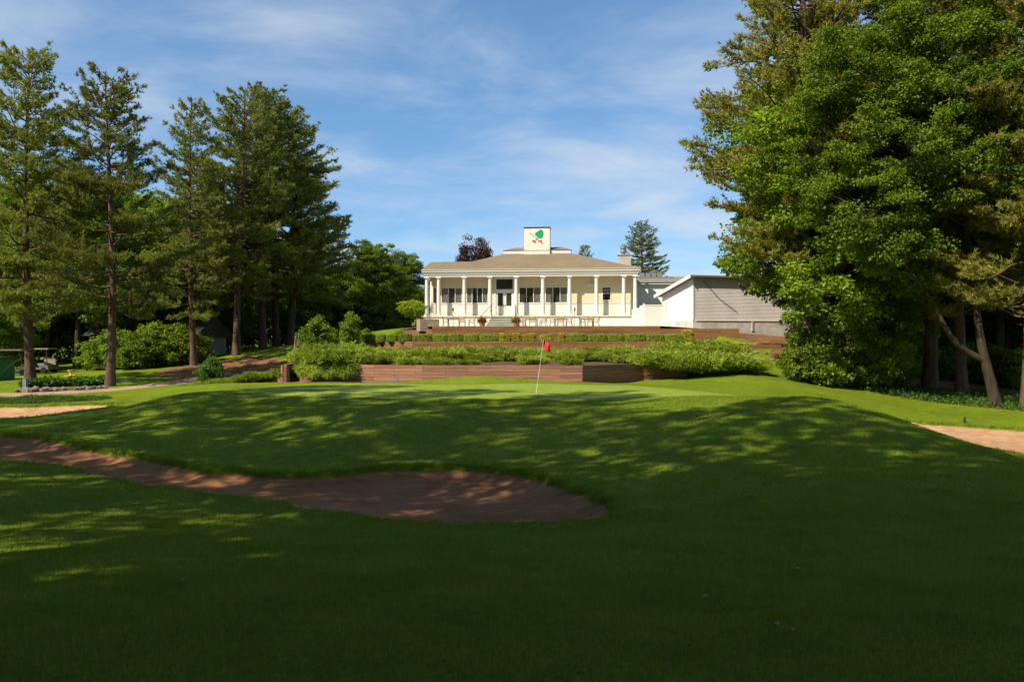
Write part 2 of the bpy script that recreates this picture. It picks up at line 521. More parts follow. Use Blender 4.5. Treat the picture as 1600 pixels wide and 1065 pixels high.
for p in [(0, 1065, 3.9), (800, 1065, 3.9), (1600, 1065, 3.9), (200, 900, 6.8), (800, 900, 6.8), (1400, 900, 6.8),
          (1400, 800, 10.5), (1200, 760, 12.5), (1590, 790, 11), (700, 815, 11.5), (540, 800, 12.1), (330, 775, 14), (100, 735, 17),
          (0, 718, 18.5), (0, 800, 12), (200, 830, 10.5), (0, 900, 7), (950, 800, 12.8), (830, 815, 11.6),
          (310, 735, 18.3), (520, 740, 18.2), (700, 725, 19.4), (850, 745, 17.3), (0, 683, 22.6), (150, 698, 20.8), (700, 690, 21.6), (700, 642, 25.4), (480, 640, 25.6), (950, 645, 25.4),
          (700, 660, 23.6), (700, 626, 27.8), (838, 615, 31), (740, 601, 37), (450, 603, 36), (1000, 602, 37), (500, 622, 28.6), (1000, 622, 28.6),
          (290, 614, 29), (230, 640, 26.5), (100, 665, 25), (400, 650, 25.5), (450, 690, 21.6), (600, 705, 20.6),
          (60, 642, 35.6), (60, 627, 40), (60, 616, 44), (240, 607, 46), (172, 602, 48), (48, 600, 48.5), (350, 600, 43), (310, 603, 42),
          (300, 575, 60), (370, 585, 55), (430, 572, 60), (200, 572, 66),
          (470, 598, 43), (660, 598, 42), (910, 597, 41.5), (1003, 596, 45.5), (740, 594, 39.5), (1100, 598, 42), (1190, 590, 43),
          (1150, 621, 28), (1290, 623, 26.5), (1360, 643, 23.8), (1440, 670, 21), (1520, 695, 19.2), (1600, 722, 17.5), (1200, 680, 20), (1000, 700, 19.8), (1100, 660, 22),
          (1350, 720, 16.5), (900, 660, 24.5), (1000, 640, 26),
          (1500, 690, 29), (1600, 700, 28), (1450, 676, 31), (1500, 655, 36), (1500, 640, 40), (1590, 640, 40), (1280, 605, 44),
          (1350, 630, 38), (1200, 612, 37.5), (1100, 607, 38), (1450, 612, 47), (1560, 625, 43), (1300, 590, 48),
          (1240, 560, 54), (1170, 550, 56), (1225, 545, 57), (1180, 533, 64), (1085, 517, 67), (1250, 526, 73), (1100, 575, 49),
          (540, 545, 60), (643, 512, 72), (600, 517, 74)]:
    cp(*p)
for p in [(0, 0, 0), (-8, 0, .05), (8, 0, .03), (0, -15, .3), (-25, -10, .1), (25, -10, .1), (-40, 10, -.9), (35, 8, -1.3), (22, 12, -1.4), (14, 28, -1.5), (14.6, 25, -1.75), (14.6, 22, -1.9), (15, 19, -2.0), (12.6, 31, -1.1), (-14.6, 30.5, -1.0), (-13.2, 33, -.75), (-16, 27.5, -1.25),
          (0, 50, -.6), (0, 58, -.3), (0, 68, 1.0), (0, 80, 1.8), (-15, 90, 1.5), (0, 110, 2.2), (40, 100, 2.2), (-40, 90, .3), (-60, 60, -.9),
          (-14, 38, -1.0), (-18, 33, -1.35), (35, 60, -.9), (45, 40, -1.9), (60, 20, -2), (-60, 30, -1.4), (-150, 150, 0), (150, 150, 1), (0, 220, 3), (-150, -60, 0), (150, -60, -1)]:
    cw(*p)
CP = np.array(CP)


def tps_fit(pts, lam=0.08):
    n = len(pts); xy = pts[:, :2]
    r = np.linalg.norm(xy[:, None] - xy[None], axis=-1)
    K = np.where(r > 0, r * r * np.log(r + 1e-12), 0) + lam * np.eye(n)
    Pm = np.hstack([np.ones((n, 1)), xy])
    A = np.zeros((n + 3, n + 3)); A[:n, :n] = K; A[:n, n:] = Pm; A[n:, :n] = Pm.T
    b = np.zeros(n + 3); b[:n] = pts[:, 2]
    return np.linalg.solve(A, b)


TPS = tps_fit(CP, 0.02)


def base_h(x, y):
    x = np.atleast_1d(np.asarray(x, float)); y = np.atleast_1d(np.asarray(y, float)); sh = x.shape
    x = x.ravel(); y = y.ravel(); out = np.zeros(len(x)); n = len(CP)
    for s in range(0, len(x), 20000):
        xs, ys = x[s:s + 20000], y[s:s + 20000]
        r2 = (xs[:, None] - CP[None, :, 0]) ** 2 + (ys[:, None] - CP[None, :, 1]) ** 2
        K = 0.5 * r2 * np.log(r2 + 1e-12)
        out[s:s + 20000] = K @ TPS[:n] + TPS[n] + TPS[n + 1] * xs + TPS[n + 2] * ys
    far = np.clip((np.hypot(x, y - 40) - 130) / 120, 0, 1)
    out = out * (1 - far) + 1.0 * far
    return out.reshape(sh)


def sstep(a, b, t):
    t = np.clip((t - a) / (b - a), 0, 1)
    return t * t * (3 - 2 * t)


def ground_hit(px, py, d0=3.0, d1=140.0):
    d = np.arange(d0, d1, 0.05)
    x = (px - 800) / F * d; z = EYE + (HOR - py) / F * d
    h = base_h(x, d)
    i = np.argmax(h > z)
    return float(x[i]), float(d[i])


def sdf(poly, x, y):
    """signed distance to polygon, positive inside"""
    sh = x.shape; x = x.ravel(); y = y.ravel()
    poly = np.asarray(poly); dmin = np.full(x.shape, 1e9); ins = np.zeros(x.shape, bool)
    for i in range(len(poly)):
        a, b = poly[i - 1], poly[i]
        e = b - a; L = e @ e + 1e-12
        t = np.clip(((x - a[0]) * e[0] + (y - a[1]) * e[1]) / L, 0, 1)
        dmin = np.minimum(dmin, np.hypot(x - a[0] - t * e[0], y - a[1] - t * e[1]))
        c = ((a[1] > y) != (b[1] > y)) & (x < (b[0] - a[0]) * (y - a[1]) / (b[1] - a[1] + 1e-12) + a[0])
        ins ^= c
    return np.where(ins, dmin, -dmin).reshape(sh)


def smooth_poly(pts, it=2):
    p = np.asarray(pts, float)
    for _ in range(it):
        q = np.roll(p, -1, 0)
        p = np.stack([0.75 * p + 0.25 * q, 0.25 * p + 0.75 * q], 1).reshape(-1, 2)
    return p


def px_poly(pts, it=2):
    return smooth_poly([ground_hit(a, b) for a, b in pts], it)


BUNK_FRONT = px_poly([(-60, 680), (120, 695), (230, 713), (310, 735), (430, 741), (520, 740), (600, 729), (700, 726), (800, 737), (860, 748), (920, 768), (965, 795), (976, 809),
                      (930, 821), (830, 826), (700, 826), (620, 818), (540, 806), (450, 789), (330, 775), (250, 762), (100, 735), (-60, 712)], 2)
BUNK_LEFT = px_poly([(-80, 634), (60, 633), (150, 631), (210, 629), (150, 640), (70, 650), (-80, 657)], 2)
BUNK_RIGHT = smooth_poly([(13.6, 30.0), (15.3, 33.6), (20, 34.3), (26, 33.6), (27, 27), (20, 24.8), (16.5, 26.0)], 2)
def ragged(p, amp, seed):
    rg = np.random.default_rng(seed); c = p.mean(0)
    q = np.roll(p, -1, 0); p = np.stack([p, (p + q) / 2], 1).reshape(-1, 2)
    n = rg.normal(0, amp, len(p)); n = 0.5 * n + 0.25 * np.roll(n, 1) + 0.25 * np.roll(n, -1)
    t = np.roll(p, -1, 0) - np.roll(p, 1, 0); t = t / (np.linalg.norm(t, axis=1, keepdims=True) + 1e-9)
    return p + np.stack([t[:, 1], -t[:, 0]], 1) * n[:, None]
BUNK_FRONT = ragged(BUNK_FRONT, 0.16, 1); BUNK_LEFT = ragged(BUNK_LEFT, 0.15, 2); BUNK_RIGHT = ragged(BUNK_RIGHT, 0.2, 3)
BUNKERS = [BUNK_FRONT, BUNK_LEFT, BUNK_RIGHT]
GREEN = smooth_poly([(-10.5, 29.3), (-6, 28.6), (0, 28.7), (5, 28.9), (9.0, 30.0), (9.5, 33), (6, 36.3), (1, 37.3), (-4, 37.0), (-9, 36.2), (-11.8, 33)], 3)
PATH = smooth_poly([ground_hit(-60, 619), ground_hit(60, 617.5), ground_hit(150, 613), ground_hit(215, 607), ground_hit(300, 598), ground_hit(340, 588), ground_hit(330, 585),
                    ground_hit(250, 597), ground_hit(190, 605), ground_hit(130, 609), ground_hit(60, 613), ground_hit(-60, 615)], 2)
MULCH = smooth_poly([(14.5, 67.3), (17.5, 66.0), (18.8, 63.5), (20.0, 60.0), ground_hit(1200, 546), ground_hit(1205, 552), ground_hit(1212, 568), ground_hit(1240, 578), ground_hit(1285, 590), ground_hit(1400, 600), ground_hit(1700, 618), (60, 50), (50, 72), (30, 74), (22, 71)], 2)
MULCH_L = smooth_poly([ground_hit(250, 590), ground_hit(330, 592), ground_hit(390, 585), ground_hit(450, 570), ground_hit(440, 555), ground_hit(350, 560), ground_hit(240, 578)], 2)
# terrace outline where the ground is dug out beneath the built levels
TERR = np.array([(-10.8, 44.0), (-5.0, 43.0), (3.8, 42.6), (7.0, 46.0), (12.5, 49.5), (15.5, 55.5), (18.0, 60.0), (16.5, 66), (13, 90), (-8.5, 90), (-9.5, 73), (-11, 62)])


def hump(x, y): return 0.22 * np.exp(-((x + 1.9) / 3.2) ** 2 - ((y - 39.4) / 1.0) ** 2)


def ground_h(x, y):
    x = np.atleast_1d(np.asarray(x, float)); y = np.atleast_1d(np.asarray(y, float))
    h = base_h(x, y)
    h = h + 0.03 * np.sin(x * 0.9 + 1.3) * np.sin(y * 0.7) * np.clip((y - 2) / 10, 0, 1) * (y < 60)
    h = h + hump(x, y)
    for b in BUNKERS:
        m = (x > b[:, 0].min() - 2) & (x < b[:, 0].max() + 2) & (y > b[:, 1].min() - 2) & (y < b[:, 1].max() + 2)
        if m.any():
            s = sdf(b, x[m], y[m])
            h[m] += 0.07 * np.exp(-((s + 0.25) / 0.3) ** 2) * np.clip((60 - y[m]) / 30, 0, 1)
            h[m] -= 0.5 * sstep(-0.03, 0.42, s)
    m = (x > -13) & (x < 20) & (y > 41) & (y < 92)
    if m.any():
        s = sdf(TERR, x[m], y[m]); h[m] -= 1.0 * sstep(0.0, 0.8, s)
    return h


def gz(x, y): return float(ground_h([x], [y])[0])


def axis(segs):
    out = [segs[0][0]]
    for a, b, s in segs:
        n = max(1, int(round((b - a) / s))); out += list(a + (b - a) * (np.arange(n) + 1) / n)
    return np.array(out)


def grid_mesh(name, xs, ys, hfun, mat, mask=None):
    gx, gy = np.meshgrid(xs, ys)
    h = hfun(gx, gy)
    v = np.stack([gx, gy, h], -1).reshape(-1, 3)
    nx, ny = len(xs), len(ys)
    i = (np.arange(ny - 1)[:, None] * nx + np.arange(nx - 1)[None]).ravel()
    f = np.stack([i, i + 1, i + nx + 1, i + nx], -1)
    if mask is not None:
        mk = mask(gx, gy).ravel()
        keep = mk[f].any(1); f = f[keep]
        u, inv = np.unique(f, return_inverse=True); v = v[u]; f = inv.reshape(-1, 4)
    return np_mesh(name, v, f, mat, smooth=True)


gxs = axis([(-900, -300, 100), (-300, -80, 15), (-80, -28, 2), (-28, 28, 0.22), (28, 80, 2), (80, 300, 15), (300, 900, 100)])
gys = axis([(-500, -60, 40), (-60, -4, 3), (-4, 50, 0.22), (50, 80, 0.6), (80, 140, 4), (140, 300, 16), (300, 1500, 120)])
tag(link('ground', grid_mesh('ground', gxs, gys, ground_h, M['lawn'])), kind='structure')


def draped(name, poly, mat, step, rise, slope=0.12, extra=None, soft=0.0):
    x0, y0 = poly.min(0) - 1; x1, y1 = poly.max(0) + 1
    xs = np.arange(x0, x1, step); ys = np.arange(y0, y1, step)

    def wob(gx, gy):
        return soft * (np.sin(gx * 3.1 + 2 * np.sin(gy * 2.3)) + np.sin(gy * 4.7 + gx * 1.7)) * 0.5
    def h(gx, gy):
        s = sdf(poly, gx, gy) + wob(gx, gy)
        b = base_h(gx, gy) + 0.03 * np.sin(gx * 0.9 + 1.3) * np.sin(gy * 0.7) * np.clip((gy - 2) / 10, 0, 1) * (gy < 60) + hump(gx, gy)
        z = b + np.clip(s * slope, -0.05, rise)
        if extra is not None: z = b + extra(s, gx, gy)
        return z
    return tag(link(name, grid_mesh(name, xs, ys, h, mat, lambda gx, gy: sdf(poly, gx, gy) > -0.35)), kind='structure')


def sand_prof(s, gx, gy):
    und = 0.03 * np.sin(gx * 1.7 + np.sin(gy * 1.1)) * np.sin(gy * 2.3 + 1)
    return np.where(s < 0, np.maximum(s * 0.8, -0.12) - 0.03, -0.06 - 0.14 * sstep(0, 0.5, s) - 0.16 * sstep(0.3, 2.2, s) + und * sstep(0.2, 1, s))


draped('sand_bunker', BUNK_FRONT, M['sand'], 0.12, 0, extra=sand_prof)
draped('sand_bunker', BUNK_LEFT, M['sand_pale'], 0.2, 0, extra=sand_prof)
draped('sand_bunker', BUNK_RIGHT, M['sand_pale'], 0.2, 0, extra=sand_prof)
draped('putting_green', GREEN, M['green'], 0.2, 0.012, 0.03)
draped('path', PATH, M['path'], 0.2, 0.02, 0.1, soft=0.15)
draped('mulch_ground', MULCH, M['mulch'], 0.3, 0.03, 0.08, soft=0.5)
draped('mulch_ground', MULCH_L, M['mulch'], 0.3, 0.03, 0.08, soft=0.5)


# ------------------------------------------------------------------ foliage generators
def unit(a): return a / (np.linalg.norm(a, axis=-1, keepdims=True) + 1e-9)


def leaf_quads(pos, direc, nrm, length, width, fold=0.15):
    """rhombus leaves, folded on the midrib"""
    n = len(pos)
    side = unit(np.cross(direc, nrm)); nn = unit(np.cross(side, direc))
    L = np.broadcast_to(length, (n,))[:, None]; W = np.broadcast_to(width, (n,))[:, None]
    a = pos; c = pos + direc * L
    b = pos + direc * L * 0.45 + side * W * 0.5 + nn * W * fold
    d = pos + direc * L * 0.45 - side * W * 0.5 + nn * W * fold
    v = np.stack([a, b, c, d], 1).reshape(-1, 3)
    f = np.arange(n * 4).reshape(-1, 4)
    return v, f


def needle_tris(pos, direc, length, width, rg):
    n = len(pos)
    side = unit(np.cross(direc, unit(rg.normal(size=(n, 3)))))
    L = np.broadcast_to(length, (n,))[:, None]; W = np.broadcast_to(width, (n,))[:, None]
    v = np.stack([pos - side * W * 0.5, pos + side * W * 0.5, pos + direc * L], 1).reshape(-1, 3)
    return v, np.arange(n * 3).reshape(-1, 3)


def make_pine(seed, H, cb, Rm, r0, mat, droop=0.0, dens=1.0, per=10, nl=0.25, nw=0.05, lean=0.0, top_full=0.0, sparse=0.12):
    rg = np.random.default_rng(seed)
    wood = Wood()
    tz = np.linspace(0, H, 16)
    ph = rg.uniform(0, 6.28)
    tx = 0.016 * H * np.sin(tz / H * 3 + ph) + lean * tz; ty = 0.010 * H * np.sin(tz / H * 4 + ph * 2)
    tx -= tx[0]; ty -= ty[0]
    rad = r0 * (1 - tz / H) ** 0.8 + 0.012; rad[0] *= 1.3
    wood.add(np.stack([tx, ty, tz], 1), rad, 12)
    for k in range(14):
        zz = rg.uniform(0.15 * cb, cb * 1.05); a = rg.uniform(0, 6.28); ln = rg.uniform(0.3, 1.6)
        b0 = np.array([np.interp(zz, tz, tx), np.interp(zz, tz, ty), zz]); e_ = rg.normal(-0.05, 0.2)
        wood.add(curve3(b0, b0 + np.array([math.cos(a), math.sin(a), 0.1]) * ln * 0.5, b0 + np.array([math.cos(a), math.sin(a), e_]) * ln, 5), np.linspace(0.03, 0.006, 5), 5)
    P_, D_ = [], []
    z = cb
    while z < H - 0.3:
        u = (z - cb) / (H - cb)
        prof = (1 - u) ** 0.62 * (0.6 + 0.4 * min(1, u / 0.2)) + 0.06 + top_full * (1 - abs(u - 0.8) / 0.3 if u > 0.5 else 0) * 0.3
        nb = rg.integers(4, 7)
        a0 = rg.uniform(0, 6.28)
        for k in range(nb):
            if rg.random() < sparse: continue
            az = a0 + k * 6.283 / nb + rg.normal(0, 0.25)
            Lb = Rm * prof * rg.uniform(0.6, 1.15)
            if Lb < 0.3: Lb = 0.3
            e0 = -0.10 - droop + 0.75 * u ** 1.5 + rg.normal(0, 0.1)
            cv = 0.16 + rg.normal(0, 0.08)
            t = np.linspace(0, 1, 7)
            bx = np.interp(z, tz, tx); by = np.interp(z, tz, ty)
            rr = Lb * t
            hz = Lb * (math.tan(e0) * t + cv * t * t + 0.05 * np.sin(t * 7 + k))
            sway = rg.normal(0, 0.12) * Lb * t * t
            pts = np.stack([bx + rr * math.cos(az) - sway * math.sin(az), by + rr * math.sin(az) + sway * math.cos(az), z + hz], 1)
            rb = 0.018 + 0.012 * Lb
            wood.add(pts, rb * (1 - 0.85 * t), 5)
            # lateral twigs
            nt_ = max(6, int(Lb * 6.2 * dens))
            tt = rg.uniform(0.22, 1.0, nt_) ** 0.8
            base = np.stack([np.interp(tt, t, pts[:, i]) for i in range(3)], 1)
            sgn = rg.choice([-1, 1], nt_)
            ta = az + sgn * rg.uniform(0.35, 1.15, nt_)
            tl = (0.2 + 0.38 * Lb * (1.12 - tt)) * rg.uniform(0.6, 1.2, nt_)
            tl = np.minimum(tl, 1.5)
            el = rg.normal(0.18, 0.16, nt_)
            td = np.stack([np.cos(ta) * np.cos(el), np.sin(ta) * np.cos(el), np.sin(el)], 1)
            ns = np.maximum(2, (tl / 0.17).astype(int))
            for q in range(nt_):
                s = np.linspace(0.25, 1, ns[q])[:, None] * tl[q]
                pp = base[q] + td[q] * s; pp[:, 2] += 0.12 * (s[:, 0] ** 2)
                P_.append(pp + rg.normal(0, 0.04, pp.shape)); D_.append(np.repeat(td[q][None], len(pp), 0))
            tip = pts[-1] - pts[-2]
            P_.append(pts[-1][None] + rg.normal(0, 0.05, (3, 3))); D_.append(np.repeat((tip / np.linalg.norm(tip))[None], 3, 0))
        z += rg.uniform(0.38, 0.76) * (1.15 - 0.5 * u)
    # leader
    lz = np.linspace(H - 1.0, H + 0.1, 10)
    P_.append(np.stack([np.interp(lz, tz, tx), np.interp(lz, tz, ty), lz], 1)); D_.append(np.repeat(np.array([[0, 0, 1.0]]), 10, 0))
    Pp, Dd = np.concatenate(P_), np.concatenate(D_)
    Pn = np.repeat(Pp, per, 0); Dn = np.repeat(Dd, per, 0)
    nd = unit(Dn * 0.6 + rg.normal(0, 0.55, Dn.shape) + np.array([0, 0, 0.42]))
    v, f = needle_tris(Pn + rg.normal(0, 0.03, Pn.shape), nd, rg.uniform(0.6, 1.2, len(Pn)) * nl, rg.uniform(0.7, 1.3, len(Pn)) * nw, rg)
    return wood.mesh('trunk', M['bark_pine']), np_mesh('crown', v, f, mat), len(f)


def clump_leaves(rg, centers, radii, n_per, size, out_from=None, flat=0.55, up=0.7, aspect=0.75, droop=0.35):
    cs = np.repeat(centers, n_per, 0); rs = np.repeat(radii, n_per)[:, None]
    n = len(cs)
    d = unit(rg.normal(size=(n, 3))); r = rg.uniform(0, 1, (n, 1)) ** 0.45
    off = d * r * rs * np.array([1, 1, flat])
    pos = cs + off
    nrm = unit(rg.normal(0, 0.55, (n, 3)) + np.array([0, 0, up]) + unit(off) * 0.35)
    dr = unit(off * np.array([1, 1, 0.3]) / (rs + 1e-6) + rg.normal(0, 0.5, (n, 3)) + np.array([0, 0, -droop]))
    dr = unit(dr - nrm * np.sum(dr * nrm, 1, keepdims=True) * 0.8)
    L = rg.uniform(0.65, 1.25, n) * size
    return leaf_quads(pos, dr, nrm, L, L * aspect)


def lobe_points(rg, lobes, n_tot, shell=0.55):
    vol = np.array([l[1][0] * l[1][1] + l[1][0] * l[1][2] for l in lobes]); vol = vol / vol.sum()
    out = []
    for (c, r), w in zip(lobes, vol):
        n = max(4, int(n_tot * w))
        d = unit(rg.normal(size=(n, 3))); q = shell + (1 - shell) * rg.uniform(0, 1, (n, 1)) ** 0.7
        q = q * (1 + 0.12 * np.sin(d[:, :1] * 5 + d[:, 1:2] * 7 + d[:, 2:] * 4))
        out.append(np.array(c) + d * q * np.array(r))
    return out


def curve3(a, b, c, n=7):
    t = np.linspace(0, 1, n)[:, None]
    a, b, c = map(np.asarray, (a, b, c))
    return a * (1 - t) ** 2 + 2 * b * t * (1 - t) + c * t * t


def make_broadleaf(seed, trunk, r0, lobes, n_clump, n_per, leaf, mat, bark, clump_r=(0.5, 0.95), shell=0.55, flat=0.6, attach=0.35, up=0.7, limbs=()):
    rg = np.random.default_rng(seed)
    wood = Wood()
    trunk = np.asarray(trunk, float)
    tt = np.linspace(0, 1, len(trunk)); ti = np.linspace(0, 1, 14)
    tp = np.stack([np.interp(ti, tt, trunk[:, k]) for k in range(3)], 1)
    for _ in range(2): tp[1:-1] = 0.25 * tp[:-2] + 0.5 * tp[1:-1] + 0.25 * tp[2:]
    rad = r0 * (1 - 0.8 * ti); rad[0] *= 1.35
    wood.add(tp, rad, 12)
    for lp, lr0 in limbs:
        lp = np.asarray(lp, float); q = np.linspace(0, 1, 16); l0 = np.linspace(0, 1, len(lp))
        c = np.stack([np.interp(q, l0, lp[:, k]) for k in range(3)], 1)
        for _ in range(2): c[1:-1] = 0.25 * c[:-2] + 0.5 * c[1:-1] + 0.25 * c[2:]
        wood.add(c, lr0 * (1 - 0.75 * q), 10)
    groups = lobe_points(rg, lobes, n_clump, shell)
    C_ = []
    for (c, r), cl in zip(lobes, groups):
        c = np.array(c)
        zt = c[2] - 0.45 * r[2] - 0.25 * np.linalg.norm(c[:2])
        i = np.argmin(np.abs(tp[:, 2] - max(zt, trunk[0, 2] + attach * (trunk[-1, 2] - trunk[0, 2]))))
        a = tp[i]; mid = (a + c) / 2 + np.array([0, 0, -0.12 * np.linalg.norm(c - a)]) + rg.normal(0, 0.25, 3)
        limb = curve3(a, mid, c, 9)
        lr = max(0.04, r0 * 0.45 * (1 - 0.4 * i / 14))
        wood.add(limb, lr * np.linspace(1, 0.3, 9), 7)
        for p in cl:
            if rg.random() < 0.75:
                j = rg.integers(3, 9); s = limb[j]
                m = (s + p) / 2 + rg.normal(0, 0.2, 3)
                wood.add(curve3(s, m, p, 5), np.linspace(lr * 0.22 + 0.008, 0.008, 5), 4)
        C_.append(cl)
    C_ = np.concatenate(C_)
    v, f = clump_leaves(rg, C_, rg.uniform(*clump_r, len(C_)), n_per, leaf, flat=flat, up=up)
    return wood.mesh('trunk', bark), np_mesh('crown', v, f, mat), len(f) * 2


def auto_lobes(seed, H, cb, Rx, n=9):
    rg = np.random.default_rng(seed); out = []
    mid = (H + cb) / 2; hh = (H - cb) / 2
    for k in range(n):
        a = k * 2.4 + rg.normal(0, 0.3); z = cb + (H - cb) * (0.12 + 0.8 * (k + 0.5) / n)
        q = 1 - abs((z - mid) / hh) ** 2.2
        r = Rx * (0.25 + 0.4 * q)
        rr = Rx * (0.35 + 0.25 * q) * rg.uniform(0.85, 1.15)
        out.append(((r * math.cos(a), r * math.sin(a), z), (rr, rr, rr * 0.8)))
    out.append(((0, 0, H - Rx * 0.35), (Rx * 0.4, Rx * 0.4, Rx * 0.38)))
    return out


PROTO = {}
def proto(key, res): PROTO[key] = res


proto('pine_a', make_pine(1, 21, 4.3, 5.8, 0.29, M['needle'], dens=1.15))
proto('pine_b', make_pine(2, 20, 5.0, 5.4, 0.27, M['needle'], dens=1.15, sparse=0.16))
proto('pine_c', make_pine(3, 21, 4.2, 4.3, 0.25, M['needle'], dens=1.0, lean=0.012))
proto('pine_w', make_pine(5, 30, 5.5, 6.6, 0.34, M['needle_warm'], dens=0.75, nl=0.28, nw=0.055, sparse=0.08))
proto('thicket', make_broadleaf(24, [(0, 0, 0), (0.1, 0, 3), (0, 0.1, 6)], 0.2, auto_lobes(24, 8.5, 0.2, 5.0, 8), 240, 120, 0.26, M['leaf'], M['bark_maple'], (0.6, 1.0), 0.45))
proto('leafy_a', make_broadleaf(21, [(0, 0, 0), (0.1, 0, 5), (-0.1, 0.2, 12)], 0.32, auto_lobes(21, 17, 3.0, 5.2), 420, 130, 0.21, M['leaf'], M['bark_maple'], (0.4, 1.0), 0.5, 0.55))
proto('leafy_b', make_broadleaf(22, [(0, 0, 0), (0.1, 0.1, 4), (0.2, 0, 10)], 0.28, auto_lobes(22, 15, 3.0, 4.6), 260, 160, 0.20, M['leaf_light'], M['bark_maple']))
proto('leafy_p', make_broadleaf(23, [(0, 0, 0), (0, 0, 4), (0, 0, 9)], 0.25, [((0, 0, 8.2), (3.2, 3.2, 3.2)), ((-1, 0, 7), (2.6, 2.6, 2.6)), ((1.3, 0, 7.4), (2.4, 2.4, 2.2))], 260, 120, 0.22, M['leaf_purple'], M['bark_maple']))

TREES = {}
def tree(key, name, x, y, s=1.0, rz=0.0, label='', cat='tree', group=None, sink=0.12, sz=None, z=None, crown_mat=None):
    wm, cm_, _ = PROTO[key]
    zz = gz(x, y) if z is None else z
    e = empty(name, (x, y, zz - sink), rz)
    e.scale = (s, s, sz or s)
    link('trunk', wm, e)
    c = link('crown', cm_, e)
    if crown_mat is not None:
        c.material_slots[0].link = 'OBJECT'; c.material_slots[0].material = crown_mat
    tag(e, label, cat, group)
    return e


# ------------------------------------------------------------------ clubhouse
CA = R(-6.0)
CO = (X(667, 77.0), 77.0)
EX = (math.cos(CA), math.sin(CA)); EY = (-math.sin(CA), math.cos(CA))
FLOOR, TERRACE, CTOP = 4.06, 2.88, 7.80


def LX(px, ly=0.0):
    m = (px - 800) / F
    return (m * (CO[1] + ly * EY[1]) - CO[0] - ly * EY[0]) / (EX[0] - m * EX[1])


def LW(lx, ly, z=0.0):
    return (CO[0] + lx * EX[0] + ly * EY[0], CO[1] + lx * EX[1] + ly * EY[1], z)


club = empty('clubhouse', (CO[0], CO[1], TERRACE), CA)
tag(club, 'long white clubhouse with columned porch, brown hip roof and emblem chimney', 'building')
Z0 = TERRACE
def cz(z): return z - Z0


XL, XR = LX(667), LX(992.6)          # corner columns
DW = 0.95                            # wall line behind the columns
MB().box(XL - 0.35, XR + 0.35, -0.35, 9.0, 0, cz(FLOOR) - 0.12).build('foundation', M['white_wall'], club)
MB().box(XL - 0.45, XR + 0.45, -0.45, DW - 0.003, cz(FLOOR) - 0.117, cz(FLOOR)).build('porch_floor', M['cream'], club)
# columns
def col_mesh():
    h = CTOP - FLOOR
    m = MB()
    m.box(-0.25, 0.25, -0.25, 0.25, 0, 0.10)
    m.lathe([(0.235, 0.102), (0.235, 0.16), (0.20, 0.2), (0.19, 0.24), (0.19, h * 0.4), (0.165, h - 0.32), (0.165, h - 0.25), (0.19, h - 0.23), (0.19, h - 0.2), (0.165, h - 0.18), (0.18, h - 0.14), (0.23, h - 0.1)], 20)
    m.box(-0.245, 0.245, -0.245, 0.245, h - 0.098, h)
    return m.mesh('column', M['white'], True)
cme = col_mesh()
COLPX = [667, 685.5, 725.6, 765.8, 806.8, 848.4, 890, 932, 974.7, 992.6]
for p in COLPX:
    link('column', cme, club, (LX(p), 0, cz(FLOOR)))
for xx in (XL, XR):
    link('column', cme, club, (xx, 2.3, cz(FLOOR)))
# frieze and sloped cornice
BZ = 9.0
def ring(m, prof, x0, x1, y0, y1, mi=0):
    """profile of (outset, z) swept round the four sides"""
    rows = []
    for o, z in prof:
        rows.append([(x0 - o, y0 - o, z), (x1 + o, y0 - o, z), (x1 + o, y1 + o, z), (x0 - o, y1 + o, z)])
    for a, b in zip(rows[:-1], rows[1:]):
        for k in range(4):
            k2 = (k + 1) % 4
            m.poly([a[k], a[k2], b[k2], b[k]], [(0, 1, 2, 3)], mi)
mb = MB(); ring(mb, [(-0.2, cz(CTOP)), (0.2, cz(CTOP)), (0.2, cz(CTOP) + 0.16)], XL, XR, 0, BZ)
mb.build('frieze', M['white'], club)
mb = MB(); ring(mb, [(0.203, cz(CTOP) + 0.13), (0.25, cz(CTOP) + 0.15), (0.40, cz(CTOP) + 0.46), (0.43, cz(CTOP) + 0.46), (0.43, cz(CTOP) + 0.66)], XL, XR, 0, BZ)
mb.build('cornice', M['white'], club)
MB().box(XL - 0.19, XR + 0.19, -0.19, BZ, cz(CTOP) + 0.03, cz(CTOP) + 0.09).build('porch_ceiling', M['white'], club)
# roof: front slope with the low left wing ridge
EZ = cz(CTOP) + 0.661; EYF = -0.48
SL = 0.40
def roof_pt(px, y):                 # point of the front slope seen at photo pixel (px, y)
    best = None
    for k in range(400):
        ly = EYF + k * 0.025
        lx = LX(px, ly); w = LW(lx, ly)
        zz = EZ + SL * (ly - EYF) + Z0
        py = HOR - (zz - EYE) / w[1] * F
        if py <= y: return (lx, ly, zz - Z0)
        best = (lx, ly, zz - Z0)
    return best
xl, xr = XL - 0.48, XR + 0.48
ra, rb_, rc, rd = roof_pt(674, 409), roof_pt(737, 409), roof_pt(788, 396), roof_pt(891, 396)
yt = (rc[1] + rd[1]) / 2
rc = (rc[0], yt, EZ + SL * (yt - EYF)); rd = (rd[0], yt, EZ + SL * (yt - EYF))
yr = (ra[1] + rb_[1]) / 2
ra = (ra[0], yr, EZ + SL * (yr - EYF)); rb_ = (rb_[0], yr, EZ + SL * (yr - EYF))
yb = 2 * yt + 0.9; yb2 = yt + 1.4
mb = MB()
mb.poly([(xl, EYF, EZ), (xr, EYF, EZ), rd, rc, rb_, ra], [(0, 1, 2, 3, 4, 5)])
